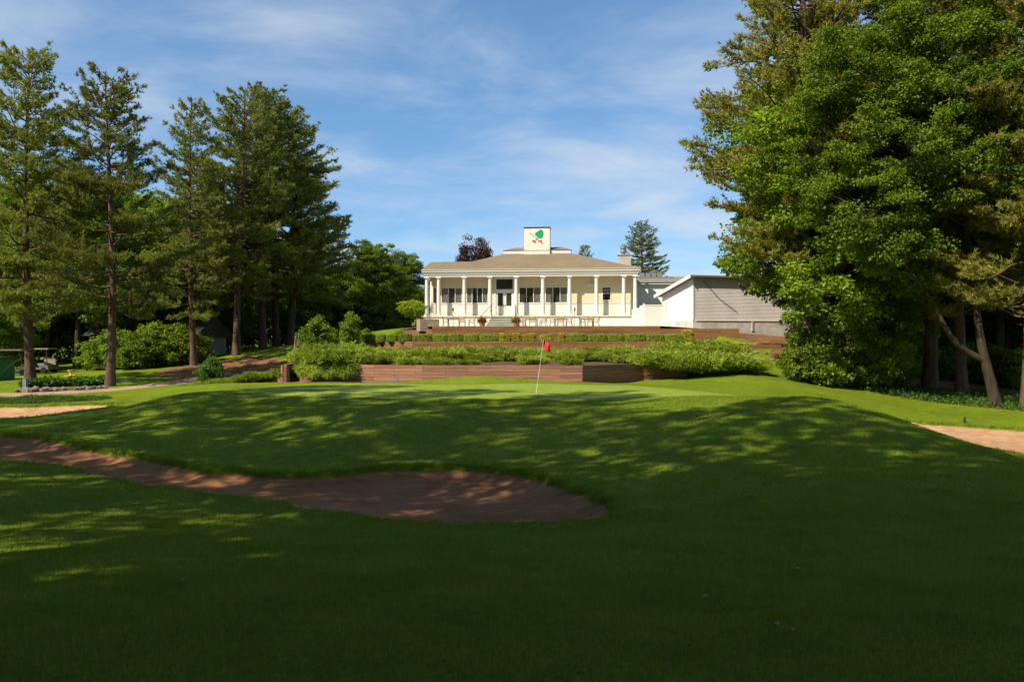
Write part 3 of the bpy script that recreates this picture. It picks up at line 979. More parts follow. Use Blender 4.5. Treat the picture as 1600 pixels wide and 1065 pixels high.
# back and ends
bl = (xl, 2 * yr - EYF, EZ); 
mb.poly([(xl, EYF, EZ), ra, bl], [(0, 1, 2)])
rbb = (rb_[0], 2 * yr - EYF, EZ)
mb.poly([ra, rb_, rbb, bl], [(0, 1, 2, 3)])
rcb = (rc[0], yb2, rc[2]); rdb = (rd[0], yb2, rd[2])
mb.poly([rb_, rc, rcb, (rb_[0], yb, EZ)], [(0, 1, 2, 3)])
mb.poly([(xr, EYF, EZ), (xr, yb, EZ), rdb, rd], [(0, 1, 2, 3)])
mb.poly([rcb, rdb, (xr, yb, EZ), (rb_[0], yb, EZ)], [(0, 1, 2, 3)])
mb.poly([rc, rd, rdb, rcb], [(0, 1, 2, 3)])
roof = mb.build('roof', M['shingle'], club)
mb = MB(); ring(mb, [(0.0, EZ - 0.03), (0.012, EZ - 0.03), (0.012, EZ + 0.02), (-0.05, EZ + 0.03)], xl, xr, EYF, yb)
mb.build('drip_edge', M['cream'], club)
# curb and little upper roof
tz0 = rc[2]
MB().box(rc[0] - 0.06, rd[0] + 0.06, yt - 0.05, yb2, tz0 - 0.02, tz0 + 0.33).build('roof_curb', M['white'], club)
mb = MB()
u0, u1 = rc[0] - 0.12, rd[0] + 0.12
mb.poly([(u0, yt - 0.11, tz0 + 0.335), (u1, yt - 0.11, tz0 + 0.335), (u1, yb2 + .1, tz0 + 0.335), (u0, yb2 + .1, tz0 + 0.335), (u0 + 1.2, yt + 1.0, tz0 + 0.72), (u1 - 1.0, yt + 1.0, tz0 + 0.72)],
        [(0, 1, 5, 4), (1, 2, 5), (2, 3, 4, 5), (3, 0, 4), (3, 2, 1, 0)])
mb.build('upper_roof', M['shingle'], club)
# emblem chimney
cx0, cx1 = LX(819, yt - 0.3), LX(859, yt - 0.3)
cyy = yt - 0.22
wch = LW((cx0 + cx1) / 2, cyy)
ctop = EYE + (HOR - 356) / F * wch[1] - Z0
cbot = tz0 - 0.25
chim = MB().box(cx0, cx1, cyy, cyy + 1.3, cbot, ctop).build('chimney', M['chimney'], club)
MB().box(cx0 - 0.05, cx1 + 0.05, cyy - 0.05, cyy + 1.35, ctop, ctop + 0.09).build('chimney_cap', M['black'], chim)
MB().box(cx0 - 0.04, cx1 + 0.04, cyy - 0.04, cyy + 1.34, tz0 + 0.30, tz0 + 0.36).build('flashing', M['cream'], chim)
# emblem: green crown over crossed clubs.  zoom frame: 155..945 wide, 215..915 tall
def em(u, v): return (cx0 + (u - 155) / 790 * (cx1 - cx0), ctop - (v - 215) / 700 * (ctop - tz0 - 0.33))
def em_poly(name, pts, mat, lift, th=0.02):
    m = MB(); q = [em(*p) for p in pts]; n = len(q)
    fr = [(x, cyy - lift - th, z) for x, z in q]; bk = [(x, cyy - lift, z) for x, z in q]
    m.poly(fr + bk, [tuple(range(n)), tuple(range(2 * n - 1, n - 1, -1))] + [(k, n + k, n + (k + 1) % n, (k + 1) % n) for k in range(n)])
    return m.build(name, mat, chim)
em_poly('emblem_shaft', [(300, 360), (312, 350), (600, 585), (588, 600)], M['emblem_grey'], 0.002)
em_poly('emblem_shaft', [(470, 625), (490, 640), (590, 530), (570, 515)], M['emblem_brown'], 0.004)
em_poly('emblem_crown', [(480, 415), (500, 380), (540, 340), (590, 320), (620, 285), (670, 268), (715, 285), (742, 330), (745, 400), (740, 470), (715, 515), (680, 535), (640, 552), (600, 530), (560, 515), (545, 485), (505, 460)], M['emblem_green'], 0.007)
em_poly('emblem_head', [(390, 640), (440, 590), (470, 605), (520, 680), (500, 700), (440, 665)], M['emblem_brown'], 0.009)
em_poly('emblem_head', [(580, 655), (600, 610), (690, 595), (700, 620), (680, 640), (740, 700), (725, 720), (690, 710), (640, 660)], M['emblem_brown'], 0.009)
# wall behind the columns
wz = lambda py, d=77.3: EYE + (HOR - py) / F * d - Z0
WS, WT = wz(473.8), wz(448.8)        # window sill / head
FZ = cz(FLOOR)
yw0, yw1 = DW, DW + 0.22
wxl, wxr = XL + 0.45, XR - 0.2
def lw(px): return LX(px, DW)
dr0, dr1 = lw(772.5), lw(804)
def wallbox(name, x0, x1, z0, z1, mat, dy=0.0):
    MB().box(x0, x1, yw0 + dy, yw1, z0, z1).build(name, mat, club)
wallbox('wainscot', wxl, dr0, FZ, WS - 0.05, M['white_wall'])
wallbox('wainscot', dr1, wxr, FZ, WS - 0.05, M['white_wall'])
wallbox('wainscot_rail', wxl, dr0, WS - 0.047, WS, M['white'], -0.04)
wallbox('wainscot_rail', dr1, wxr, WS - 0.047, WS, M['white'], -0.04)
wallbox('upper_wall', wxl, dr0, WT, cz(CTOP) + 0.028, M['cream'])
wallbox('upper_wall', dr1, wxr, WT, cz(CTOP) + 0.028, M['cream'])
BAYS = [(676, 682.5, 1), (689.5, 722.3, 3), (729, 762.5, 4), (811, 845.3, 3), (852, 887, 3)]
edges = [wxl]
for a, b, n in BAYS: edges += [lw(a), lw(b)]
fx = lw(940.2); fx2 = lw(955.2)
def mid(x0, x1):
    if x1 - x0 > 0.02: wallbox('pier', x0, x1, WS + 0.003, WT - 0.003, M['cream'])
mid(wxl, lw(676)); mid(lw(682.5), lw(689.5)); mid(lw(722.3), lw(729)); mid(lw(762.5), dr0); mid(dr1, lw(811)); mid(lw(845.3), lw(852)); mid(lw(887), fx); mid(fx2, wxr)
def window(x0, x1, z0, z1, n, parent=club, y=DW, name='window', bars=None, fw=0.06, fmat=None):
    m = MB(); fmat = fmat or M['white']
    y0, y1 = y - 0.03, y + 0.09
    m.box(x0, x1, y0, y1, z0, z0 + fw).box(x0, x1, y0, y1, z1 - fw, z1)
    m.box(x0, x0 + fw, y0 + 0.002, y1 - 0.002, z0 + fw, z1 - fw).box(x1 - fw, x1, y0 + 0.002, y1 - 0.002, z0 + fw, z1 - fw)
    w = (x1 - x0 - fw * (n + 1)) / n
    for k in range(1, n): m.box(x0 + k * (w + fw), x0 + k * (w + fw) + fw, y0 + 0.004, y1 - 0.004, z0 + fw, z1 - fw)
    wd = m.build(name, fmat, parent)
    for k in range(n):
        a = x0 + fw + k * (w + fw)
        MB().box(a, a + w, y + 0.045, y + 0.065, z0 + fw, z1 - fw).build('pane', M['blind'] if n > 2 and (k == n - 1 or (k == 0 and int(x0) % 2)) else M['glass'], wd)
    return wd
for a, b, n in BAYS:
    window(lw(a), lw(b), WS + 0.002, WT - 0.002, n)
# sash window in the cream bay
swz0, swz1 = wz(464.5, 75.8), wz(438.5, 75.8)
WTs = WT
sw = window(fx, fx2, WS + 0.20, WT + 0.0 - 0.003, 1, fw=0.09)
sw.name = 'sash_window'
m = MB(); w_ = fx2 - fx; zz0, zz1 = WS + 0.29, WT - 0.09; zm = (zz0 + zz1) / 2 + 0.02
m.box(fx + 0.09, fx2 - 0.09, DW + 0.005, DW + 0.044, zm - 0.03, zm + 0.03)
for k in (1, 2): m.box(fx + 0.09 + k * (w_ - 0.18) / 3 - 0.014, fx + 0.09 + k * (w_ - 0.18) / 3 + 0.014, DW + 0.008, DW + 0.044, zm + 0.03, zz1)
m.box(fx + 0.09, fx2 - 0.09, DW + 0.011, DW + 0.044, (zm + zz1) / 2 - 0.012, (zm + zz1) / 2 + 0.018)
m.build('muntin', M['white'], sw)
MB().box(fx, fx2, DW, yw1, WS + 0.003, WS + 0.197).build('window_apron', M['cream'], sw)
# wall lamp box
la, lb_ = lw(919), lw(929)
MB().box(la, lb_, DW - 0.25, DW - 0.002, wz(447, 76), wz(443, 76)).build('wall_lamp', M['white'], club)
# doors
dt = wz(455.2); tr0, tr1 = wz(452.6), wz(435.6)
m = MB()
m.box(dr0, dr0 + 0.14, yw0 - 0.04, yw1, FZ, cz(CTOP) + 0.028).box(dr1 - 0.14, dr1, yw0 - 0.04, yw1, FZ, cz(CTOP) + 0.028)
m.box(dr0 + 0.14, dr1 - 0.14, yw0 - 0.037, yw1, dt, tr0).box(dr0 + 0.14, dr1 - 0.14, yw0 - 0.037, yw1, tr1, cz(CTOP) + 0.027)
m.build('door_frame', M['white'], club)
window(dr0 + 0.143, dr1 - 0.143, tr0 + 0.002, tr1 - 0.002, 1, name='transom_window', fw=0.04)
dm = (dr0 + dr1) / 2
for k, (a, b) in enumerate(((dr0 + 0.145, dm - 0.008), (dm + 0.008, dr1 - 0.145))):
    m = MB(); ya, yb_ = yw0 + 0.02, yw0 + 0.07
    g0, g1 = FZ + 0.98, dt - 0.16
    m.box(a, b, ya, yb_, FZ + 0.01, g0).box(a, b, ya, yb_, g1, dt - 0.01)
    m.box(a, a + 0.16, ya, yb_, g0, g1).box(b - 0.16, b, ya, yb_, g0, g1)
    d = m.build('door', M['white'], club)
    MB().box(a + 0.16, b - 0.16, ya + 0.02, ya + 0.035, g0, g1).build('pane', M['glass'], d)
    hx = b - 0.08 if k == 0 else a + 0.08
    MB().box(hx - 0.02, hx + 0.02, ya - 0.05, ya, FZ + 0.95, FZ + 1.1).build('handle', M['black'], d)
# left return of the porch: side glazing
wallbox('side_panel', wxl - 0.003, wxl + 0.001, FZ, FZ + 0.01, M['white_wall'])
MB().box(wxl - 0.2, wxl - 0.003, DW, 9, FZ, cz(CTOP) + 0.027).build('side_wall', M['cream'], club)
MB().box(wxr + 0.003, wxr + 0.2, DW, 9, FZ, cz(CTOP) + 0.027).build('side_wall', M['cream'], club)
MB().box(wxl, wxr, 8.8, 9, FZ, cz(CTOP) + 0.027).build('rear_wall', M['cream'], club)
# front steps
NS = 6
sx0, sx1 = LX(769), LX(805.5)
rise = FZ / (NS + 1)
for k in range(NS):
    top = FZ - (k + 1) * rise
    y0 = -0.45 - (k + 1) * 0.30
    MB().box(sx0 - 0.07 * k, sx1 + 0.02 * k, y0, y0 + 0.30 if k else -0.452, 0.0, top - 0.045).build('riser', M['riser'], club)
    MB().box(sx0 - 0.07 * k - 0.03, sx1 + 0.02 * k + 0.03, y0 - 0.04, y0 + 0.299, top - 0.044, top).build('tread', M['step'], club)
# handrails
def rail(x, dx):
    m = MB(); yb0 = -0.45 - NS * 0.30
    m.tube([(x, -0.3, FZ), (x, -0.3, FZ + 0.95), (x, -0.35, FZ + 1.0), (x, -0.6, FZ + 0.92), (x + dx, yb0 + 0.1, rise + 0.92), (x + dx, yb0 - 0.1, rise + 0.84), (x + dx, yb0, 0)], 0.028, 8)
    m.tube([(x, -0.3, FZ + 0.5), (x + dx, yb0, rise + 0.42)], 0.018, 6)
    m.build('handrail', M['black'], club, True)
rail(sx0 - 0.05, -0.75); rail(sx1 + 0.05, 0.15)
# kitchen flue at the right of the roof
kx0, kx1 = LX(966, 5.5), LX(986, 5.5)
kd = LW(kx0, 5.5)[1]
kt = EYE + (HOR - 399) / F * kd - Z0
fl = MB().box(kx0, kx1, 5.5, 6.6, kt - 2.4, kt).build('flue_stack', M['concrete'], club)
MB().box(kx0 - 0.06, kx1 + 0.06, 5.44, 6.66, kt, kt + 0.09).build('flue_cap', M['stone'], fl)
MB().lathe([(0.2, kt + 0.09), (0.2, kt + 0.35), (0.34, kt + 0.37), (0.34, kt + 0.62), (0.26, kt + 0.64), (0.26, kt + 0.72), (0.36, kt + 0.74), (0.36, kt + 1.02), (0.3, kt + 1.06)], 16, ((kx0 + kx1) / 2 - 0.1, 6.05)).build('vent', M['steel'], fl, True)
MB().box(kx1 - 0.45, kx1 - 0.1, 5.40, 5.44, kt - 1.2, kt - 1.0).build('flashing', M['terracotta'], fl)

# kitchen wing behind the right end
wing = empty('kitchen_wing', (X(1015, 84), 84, 2.5), R(-6))
tag(wing, 'low white flat-roofed wing between the clubhouse and the grey barn', 'building')
MB().box(-1.6, 3.6, 0, 6, 0, 5.1).build('wall', M['siding_white'], wing)
MB().box(-2.0, 4.0, -0.35, 6.3, 5.1, 5.3).build('fascia', M['white'], wing)
m = MB(); m.poly([(-2.1, -0.45, 5.3), (4.6, -0.45, 5.3), (4.6, 6.4, 5.3), (-2.1, 6.4, 5.3), (-2.1, 2.5, 6.1), (4.6, 2.5, 6.1)], [(0, 1, 5, 4), (1, 2, 5), (2, 3, 4, 5), (3, 0, 4), (3, 2, 1, 0)])
wr = m.build('roof', M['shingle_grey'], wing)
for k in range(4):
    x = -0.9 + k * 0.62
    MB().box(x, x + 0.5, 1.9, 2.6, 6.0, 6.48).build('roof_vent', M['steel'], wr)
MB().box(-1.1, 2.6, 1.6, 2.9, 5.85, 6.04).build('vent_base', M['shingle_grey'], wr)
m = MB()
for k in range(16): m.box(1.72, 3.62, -0.03 - 0.012 * (k % 2), -0.002, 0.3 + k * 0.3, 0.3 + k * 0.3 + 0.28)
m.build('siding', M['siding_white'], wing)

# ------------------------------------------------------------------ grey barn
BA = R(15)
BX, BY = X(1083, 68.0), 68.0
bz = 2.0
barn = empty('barn', (BX, BY, bz), BA)
tag(barn, 'grey clapboard shed building with white gable end behind the maple', 'building')
BLn, BDp = 16.0, 6.0
b_sid0 = EYE + (HOR - 500) / F * 68 - bz
b_top = EYE + (HOR - 434) / F * 68 - bz
b_low = b_top - 1.15
MB().box(0, BLn, 0, BDp, -0.8, b_sid0).build('foundation', M['concrete'], barn)
m = MB()
m.poly([(0.06, 0.06, b_sid0), (BLn, 0.06, b_sid0), (BLn, BDp, b_sid0), (0.06, BDp, b_sid0), (0.06, 0.06, b_top), (BLn, 0.06, b_top), (BLn, BDp, b_low), (0.06, BDp, b_low)],
       [(0, 1, 5, 4), (1, 2, 6, 5), (2, 3, 7, 6), (3, 0, 4, 7), (4, 5, 6, 7)])
m.build('wall', M['siding_white'], barn)
nb = 30
bh = (b_top - b_sid0) / nb
m = MB(); m.poly([(0.04, 0.0, 0), (BLn, 0.0, 0), (BLn, 0.02, bh), (0.04, 0.02, bh), (0.04, 0.06, 0), (BLn, 0.06, 0), (BLn, 0.06, bh), (0.04, 0.06, bh)],
                 [(0, 1, 2, 3), (0, 4, 5, 1), (0, 3, 7, 4), (1, 5, 6, 2)])
bme = m.mesh('board', M['siding_grey'])
for k in range(nb): link('board', bme, barn, (0, 0, b_sid0 + k * bh))
m = MB(); m.poly([(0.0, 0.07, 0), (0.0, BDp, 0), (0.03, BDp, bh), (0.03, 0.07, bh), (0.06, 0.07, 0), (0.06, BDp, 0)], [(1, 0, 3, 2), (0, 1, 5, 4), (0, 4, 3)])
bme2 = m.mesh('board', M['siding_white'])
ng = int((b_low - b_sid0) / bh) + 1
for k in range(nb):
    zb_ = b_sid0 + k * bh
    if zb_ + bh < b_low: link('board', bme2, barn, (-0.0, 0, zb_))
    else:
        fr = max(0.05, min(1, (b_top - zb_ - bh) / (b_top - b_low)))
        link('board', bme2, barn, (0, 0.07 - 0.07 * fr, zb_), scale=(1, fr, 1))
MB().box(-0.03, 0.1, -0.03, 0.07, b_sid0, b_top).build('corner_board', M['white'], barn)
m = MB()
rs = (b_top - b_low) / BDp
m.poly([(-0.45, -0.4, b_top + 0.4 * rs), (BLn, -0.4, b_top + 0.4 * rs), (BLn, BDp + 0.7, b_low - 0.7 * rs), (-0.45, BDp + 0.7, b_low - 0.7 * rs),
        (-0.45, -0.4, b_top + 0.4 * rs + 0.14), (BLn, -0.4, b_top + 0.4 * rs + 0.14), (BLn, BDp + 0.7, b_low - 0.7 * rs + 0.14), (-0.45, BDp + 0.7, b_low - 0.7 * rs + 0.14)],
       [(3, 2, 1, 0), (4, 5, 6, 7), (0, 1, 5, 4), (1, 2, 6, 5), (2, 3, 7, 6)])
m.build('roof', M['shingle_grey'], barn)
MB().bar((-0.48, -0.42, b_top + 0.42 * rs + 0.04), (-0.48, BDp + 0.72, b_low - 0.72 * rs + 0.04), 0.06, 0.30).build('rake_board', M['white'], barn)
MB().tube([(1.0, -0.06, b_top - 0.25), (2.4, -0.05, b_top - 1.7), (4.2, -0.06, b_top - 2.9)], 0.02, 5).build('cable', M['black'], barn)
MB().box(0.9, 1.05, -0.1, -0.005, b_top - 0.35, b_top - 0.2).build('cable_bracket', M['steel'], barn)
MB().box(0.25, BLn, -0.055, -0.012, b_sid0 - 0.06, b_sid0 + 0.02).build('skirt_board', M['siding_grey'], barn)
MB().box(5.6, 5.75, -0.08, -0.003, b_sid0 - 0.9, b_sid0 - 0.05).build('pipe', M['concrete'], barn)

# ------------------------------------------------------------------ vinyl fence
fence = empty('vinyl_fence', (X(1006, 67.2), 67.2, TERRACE - 0.1), 0)
tag(fence, 'white vinyl privacy fence panels at the right end of the terrace', 'fence')
fr_ = X(1041, 66.9) - X(1006, 67.2)
fh = 1.92
pm = MB().box(-0.07, 0.07, -0.07, 0.07, 0, fh + 0.08).box(-0.085, 0.085, -0.085, 0.085, fh + 0.081, fh + 0.12).mesh('post', M['vinyl'])
link('post', pm, fence); link('post', pm, fence, (fr_, -0.2, 0))
nbd = 8; bw = (fr_ - 0.14) / nbd
bm_ = MB().box(0.006, bw - 0.006, -0.018, 0.018, 0.16, fh - 0.1).mesh('board', M['vinyl'])
for k in range(nbd): link('board', bm_, fence, (0.07 + k * bw, -0.1 - 0.0 * k, 0))
MB().box(0.07, fr_ - 0.07, -0.14, -0.06, fh - 0.1, fh + 0.0).build('rail', M['vinyl'], fence)
MB().box(0.07, fr_ - 0.07, -0.14, -0.06, 0.06, 0.158).build('rail', M['vinyl'], fence)
gx_, gy_ = X(988.5, 72.5) - X(1006, 67.2), 72.5 - 67.2
gl = math.hypot(gx_, gy_); ga = math.atan2(gy_, gx_)
nb2 = 18; bw2 = gl / nb2
bm2 = MB().box(0.006, bw2 - 0.006, -0.018, 0.018, 0.1, fh - 0.1).mesh('board', M['vinyl'])
for k in range(nb2): link('board', bm2, fence, (math.cos(ga) * k * bw2, math.sin(ga) * k * bw2, -0.15 * (k // 6)), (0, 0, ga))
rm_ = MB().box(0.08, gl, -0.04, 0.04, fh - 0.098, fh - 0.02)
for k in range(3): MB().box(0.08 + k * gl / 3, (k + 1) * gl / 3, -0.04, 0.04, fh - 0.1 - 0.15 * k, fh - 0.02 - 0.15 * k).build('rail', M['vinyl'], fence, rot=(0, 0, ga))
link('post', pm, fence, (gx_, gy_, -0.3))

# ------------------------------------------------------------------ timber retaining walls and beds
def timber_wall(name, pts, z0, z1, mat, label, course=0.165, depth=0.16, plank=2.44, ends=None):
    """pts: plan polyline; z1 either number or list per vertex (top)"""
    root = empty(name, (pts[0][0], pts[0][1], z0))
    tag(root, label, 'wall')
    cache = {}
    for i in range(len(pts) - 1):
        a = Vector((*pts[i], 0)); b = Vector((*pts[i + 1], 0)); d = b - a; L = d.length; ang = math.atan2(d.y, d.x)
        zt = z1[i] if isinstance(z1, (list, tuple)) else z1
        n = max(1, int(round((zt - z0) / course))); h = (zt - z0) / n
        bk = MB().box(0, L, depth + 0.014, depth + 0.05, 0.0, zt - z0 - 0.02).build('backing', M['soil'], root, loc=(a.x - pts[0][0], a.y - pts[0][1], 0), rot=(0, 0, ang))
        for k in range(n):
            s = -((k % 2) * plank * 0.5); 
            while s < L - 0.01:
                e = min(s + plank, L); s0 = max(s, 0)
                ln = round(e - s0, 3)
                if ln > 0.05:
                    q = (ln, round(h, 4))
                    if q not in cache:
                        cache[q] = MB().box(0.004, ln - 0.004, 0, depth, 0.006, h - 0.006).mesh('timber', mat)
                    p = a + d.normalized() * s0
                    jit = random.uniform(-0.012, 0.012)
                    nx, ny = -math.sin(ang), math.cos(ang)
                    link('timber', cache[q], root, (p.x + nx * jit - pts[0][0], p.y + ny * jit - pts[0][1], k * h), (0, 0, ang))
                s = e if e > s else s + plank
    return root


def W2(px, d): return (X(px, d), d)
LWALL = [W2(468, 44.0), W2(553, 43.6), W2(660, 42.4), W2(910, 42.0), W2(1003, 46.0), W2(1075, 46.4)]
LTOP = EYE + (HOR - 570.5) / F * 42.2
timber_wall('lower_retaining_wall', LWALL, -1.0, LTOP, M['timber_red'], 'lowest reddish timber retaining wall behind the putting green')
MWALL = [W2(564, 63.5), W2(645, 59.0), W2(1000, 57.6), W2(1105, 57.2), W2(1228, 57.0)]
timber_wall('middle_retaining_wall', MWALL, 0.4, [1.62, 1.62, 1.62, 1.40], M['timber_brown'], 'middle brown timber wall below the clipped hedge row')
UWALL = [W2(600, 73.0), W2(675, 66.6), W2(1032, 65.0), W2(1155, 64.6)]
timber_wall('upper_retaining_wall', UWALL, 1.3, [2.62, TERRACE, TERRACE - 0.22], M['timber_brown'], 'uppermost brown timber wall edging the dining terrace')
timber_wall('upper_retaining_wall', [W2(1155.6, 64.58), W2(1166, 64.5)], 1.3, [2.2], M['timber_brown'], 'short stepped-down timber stub ending the terrace wall at right')
timber_wall('stair_cheek_wall', [W2(523, 57.6), W2(543, 56.4), W2(563.5, 63.4)], 0.4, 1.25, M['timber_brown'], 'timber cheek wall left of the hedge row beside light green shrubs')
timber_wall('stair_cheek_wall', [W2(385, 45.5), W2(439, 44.2), W2(447.5, 43.6), W2(466, 48.2)], -1.0, [-0.1, 0.32, 0.36], M['timber_red'], 'timber cheek wall beside the small steps at the sloping hedge')
for k in range(5):
    d0 = 44.4 + 0.38 * k
    MB().box(0, X(468, d0) - X(452, d0), 0, 0.4, 0, 0.16).build('timber', M['timber_red'], None, loc=(X(452, d0), d0, -0.72 + 0.16 * k)).name = 'garden_step'
for k, o in enumerate([o for o in col.objects if o.name.startswith('garden_step')]):
    tag(o, '%s timber step from the bottom of the small stair at left' % ['first', 'second', 'third', 'fourth', 'fifth'][k], 'step', 'timber garden steps')


def bed(name, front, back, zf, zb2, mat, n=40, bumpy=0.06):
    """sheet between two polylines"""
    def resamp(p, n):
        p = np.array(p, float); s = np.r_[0, np.cumsum(np.linalg.norm(np.diff(p, axis=0), axis=1))]; t = np.linspace(0, s[-1], n)
        return np.stack([np.interp(t, s, p[:, k]) for k in range(2)], 1)
    f, b = resamp(front, n), resamp(back, n); m = 10
    t = np.linspace(0, 1, m)[:, None, None]
    xy = f[None] * (1 - t) + b[None] * t
    zf_ = np.interp(np.linspace(0, 1, n), np.linspace(0, 1, len(zf)), zf) if hasattr(zf, '__len__') else np.full(n, zf)
    zb_ = np.interp(np.linspace(0, 1, n), np.linspace(0, 1, len(zb2)), zb2) if hasattr(zb2, '__len__') else np.full(n, zb2)
    z = zf_[None] * (1 - t[..., 0]) + zb_[None] * t[..., 0] + bumpy * np.sin(xy[..., 0] * 2.1) * np.sin(xy[..., 1] * 1.7)
    v = np.concatenate([xy, z[..., None]], -1).reshape(-1, 3)
    i = (np.arange(m - 1)[:, None] * n + np.arange(n - 1)[None]).ravel()
    return tag(link(name, np_mesh(name, v, np.stack([i, i + 1, i + n + 1, i + n], -1), mat, True)), kind='structure')


bed('juniper_bed', [W2(468, 44.1), W2(553, 43.75), W2(660, 42.52), W2(910, 42.12), W2(1003, 46.1), W2(1080, 46.6), W2(1185, 50)],
    [W2(500, 60), W2(564, 63.4), W2(645, 58.95), W2(800, 58.3), W2(1000, 57.5), W2(1105, 57.1), W2(1226, 57)],
    [LTOP - 0.05, LTOP - 0.05, LTOP - 0.05, LTOP - 0.05, LTOP - 0.1, LTOP - 0.3, -0.35], [0.7, 0.75, 0.75, 0.75, 0.75, 0.75, 0.7], M['soil'])
bed('hedge_bed', [W2(564, 63.6), W2(645, 59.12), W2(1000, 57.72), W2(1105, 57.32), W2(1228, 57.1)],
    [W2(600, 72.9), W2(675, 66.55), W2(1032, 64.95), W2(1100, 64.7), W2(1180, 64.5)], [1.57, 1.57, 1.57, 1.5, 1.28], [1.75, 1.7, 1.65, 1.6, 1.5], M['soil'], bumpy=0.02)
TP = [W2(600, 73.05), W2(675, 66.7), W2(1032, 65.1), W2(1100, 64.8), W2(1100, 80), W2(560, 86)]
m = MB(); m.poly([(x, y, TERRACE - (0.30 if i in (0, 5) else (0.0 if i != 3 else 0.24))) for i, (x, y) in enumerate(TP)], [(0, 1, 2, 3, 4, 5)])
m.f = []; m.m = []
for tri in [(0, 1, 5), (1, 2, 5), (2, 4, 5), (2, 3, 4)]: m.f.append(tri); m.m.append(0)
tag(m.build('terrace', M['paver']), kind='structure')
m = MB(); q = [LW(XL - 0.9, -4.0), LW(XR + 0.9, -4.0), LW(XR + 0.9, 2), LW(XL - 0.9, 2)]
m.poly([(a, b, TERRACE - 0.001) for a, b, _ in q], [(0, 1, 2, 3)])

# stone block at terrace corner
MB().box(-0.85, 0.85, -0.5, 0.5, -0.4, 0.62).build('stone_planter', M['stone'], None, loc=(X(668, 67.6), 67.9, TERRACE), rot=(0, 0, R(24)))
tag(bpy.data.objects['stone_planter'], 'low grey-brown stone block at the left corner of the dining terrace', 'planter')

# ------------------------------------------------------------------ shrub prototypes
def make_spray_shrub(seed, rad, height, n_arm, per, L, W_, mat, up=0.35):
    """spreading juniper: arching arms clothed in feathery sprays"""
    rg = np.random.default_rng(seed); Ps, Ds = [], []
    for k in range(n_arm):
        az = rg.uniform(0, 6.283); ln = rad * rg.uniform(0.35, 1.05); e = rg.uniform(0.05, 1.0)
        hz = height * (0.35 + 0.65 * e) * rg.uniform(0.6, 1.1)
        t = np.linspace(0.25, 1, 14)
        x = ln * t * math.cos(az); y = ln * t * math.sin(az); z = hz * (1.5 * t - 0.75 * t * t) + 0.02
        p = np.stack([x, y, z], 1)
        side = np.array([-math.sin(az), math.cos(az), 0])
        w = 0.2 * (1 - (t - 0.5) ** 2 * 2)
        for q in range(3):
            pp = p + side[None] * (rg.normal(0, 1, (14, 1)) * w[:, None]) + rg.normal(0, 0.05, p.shape)
            Ps.append(pp); d = np.array([math.cos(az), math.sin(az), up])
            Ds.append(np.repeat(d[None], 14, 0))
    Pp = np.repeat(np.concatenate(Ps), per, 0); Dd = np.repeat(np.concatenate(Ds), per, 0)
    nd = unit(unit(Dd) * 0.9 + rg.normal(0, 0.55, Dd.shape))
    v, f = needle_tris(Pp + rg.normal(0, 0.05, Pp.shape), nd, rg.uniform(0.6, 1.3, len(Pp)) * L, rg.uniform(0.7, 1.3, len(Pp)) * W_, rg)
    v[:, 2] = np.maximum(v[:, 2], -0.1)
    return np_mesh('foliage', v, f, mat)


def make_box_shrub(seed, sx, sy, sz, n, leaf, mat, core, rounded=0.25):
    rg = np.random.default_rng(seed)
    # superellipsoid surface
    d = unit(rg.normal(size=(n, 3))); e = 6.0
    r = (np.abs(d[:, 0]) ** e + np.abs(d[:, 1]) ** e + np.abs(d[:, 2]) ** e) ** (-1 / e)
    q = 1 - 0.12 * rg.uniform(0, 1, n) ** 2 + 0.025 * np.sin(d[:, 0] * 9 + seed) * np.sin(d[:, 1] * 8 + d[:, 2] * 7)
    p = d * r[:, None] * q[:, None] * np.array([sx, sy, sz]) / 2
    p[:, 2] += sz / 2
    ee = np.sign(d) * np.abs(d) ** 5; nn0 = unit(ee)
    nrm = unit(nn0 + rg.normal(0, 0.28, d.shape)); dr = rg.normal(size=d.shape) + d * 0.2
    dr = unit(dr - nrm * np.sum(dr * nrm, 1, keepdims=True))
    L = rg.uniform(0.7, 1.3, n) * leaf
    v, f = leaf_quads(p, dr, nrm, L, L * 0.7)
    # inner twiggy body
    cb = MB(); k = 0.40
    cb.lathe([(k * 0.9, 0.02), (k * 1.0, 0.25 * sz), (k * 1.0, 0.7 * sz), (k * 0.85, 0.88 * sz)], 12)
    cv = np.array(cb.v) * np.array([sx, sy, 1.0])
    return np_mesh('foliage', v, f, mat), np_mesh('stems', cv, [np.array([q for q in cb.f if len(q) == 4])], core)


def make_leaf_shrub(seed, lobes, n_cl, per, leaf, mat, cr, stems=7, spread=0.5, h=1.0):
    rg = np.random.default_rng(seed); w = Wood()
    cl = np.concatenate(lobe_points(rg, lobes, n_cl, 0.4))
    cl[:, 2] = np.maximum(cl[:, 2], 0.12)
    for p in cl[rg.permutation(len(cl))[:max(stems, 12)]]:
        a = np.array([rg.normal(0, 0.08), rg.normal(0, 0.08), -0.1])
        w.add(curve3(a, np.array([p[0] * 0.3, p[1] * 0.3, p[2] * 0.6]), p, 5), np.linspace(0.022, 0.006, 5), 4)
    v, f = clump_leaves(rg, cl, rg.uniform(*cr, len(cl)), per, leaf, flat=0.7)
    v[:, 2] = np.maximum(v[:, 2], -0.05)
    return np_mesh('foliage', v, f, mat), w.mesh('stems', M['bark_maple'])


JUN = [make_spray_shrub(60 + k, 1.25, 0.62 + 0.12 * k, 85, 5, 0.17, 0.035, M['juniper']) for k in range(3)]
def juniper(x, y, z, s, rz, label, group='spreading junipers on the bank', k=0, sz=1.0):
    o = link('juniper', JUN[k], None, (x, y, z), (0, 0, rz), (s, s, s * sz))
    return tag(o, label, 'shrub', group)


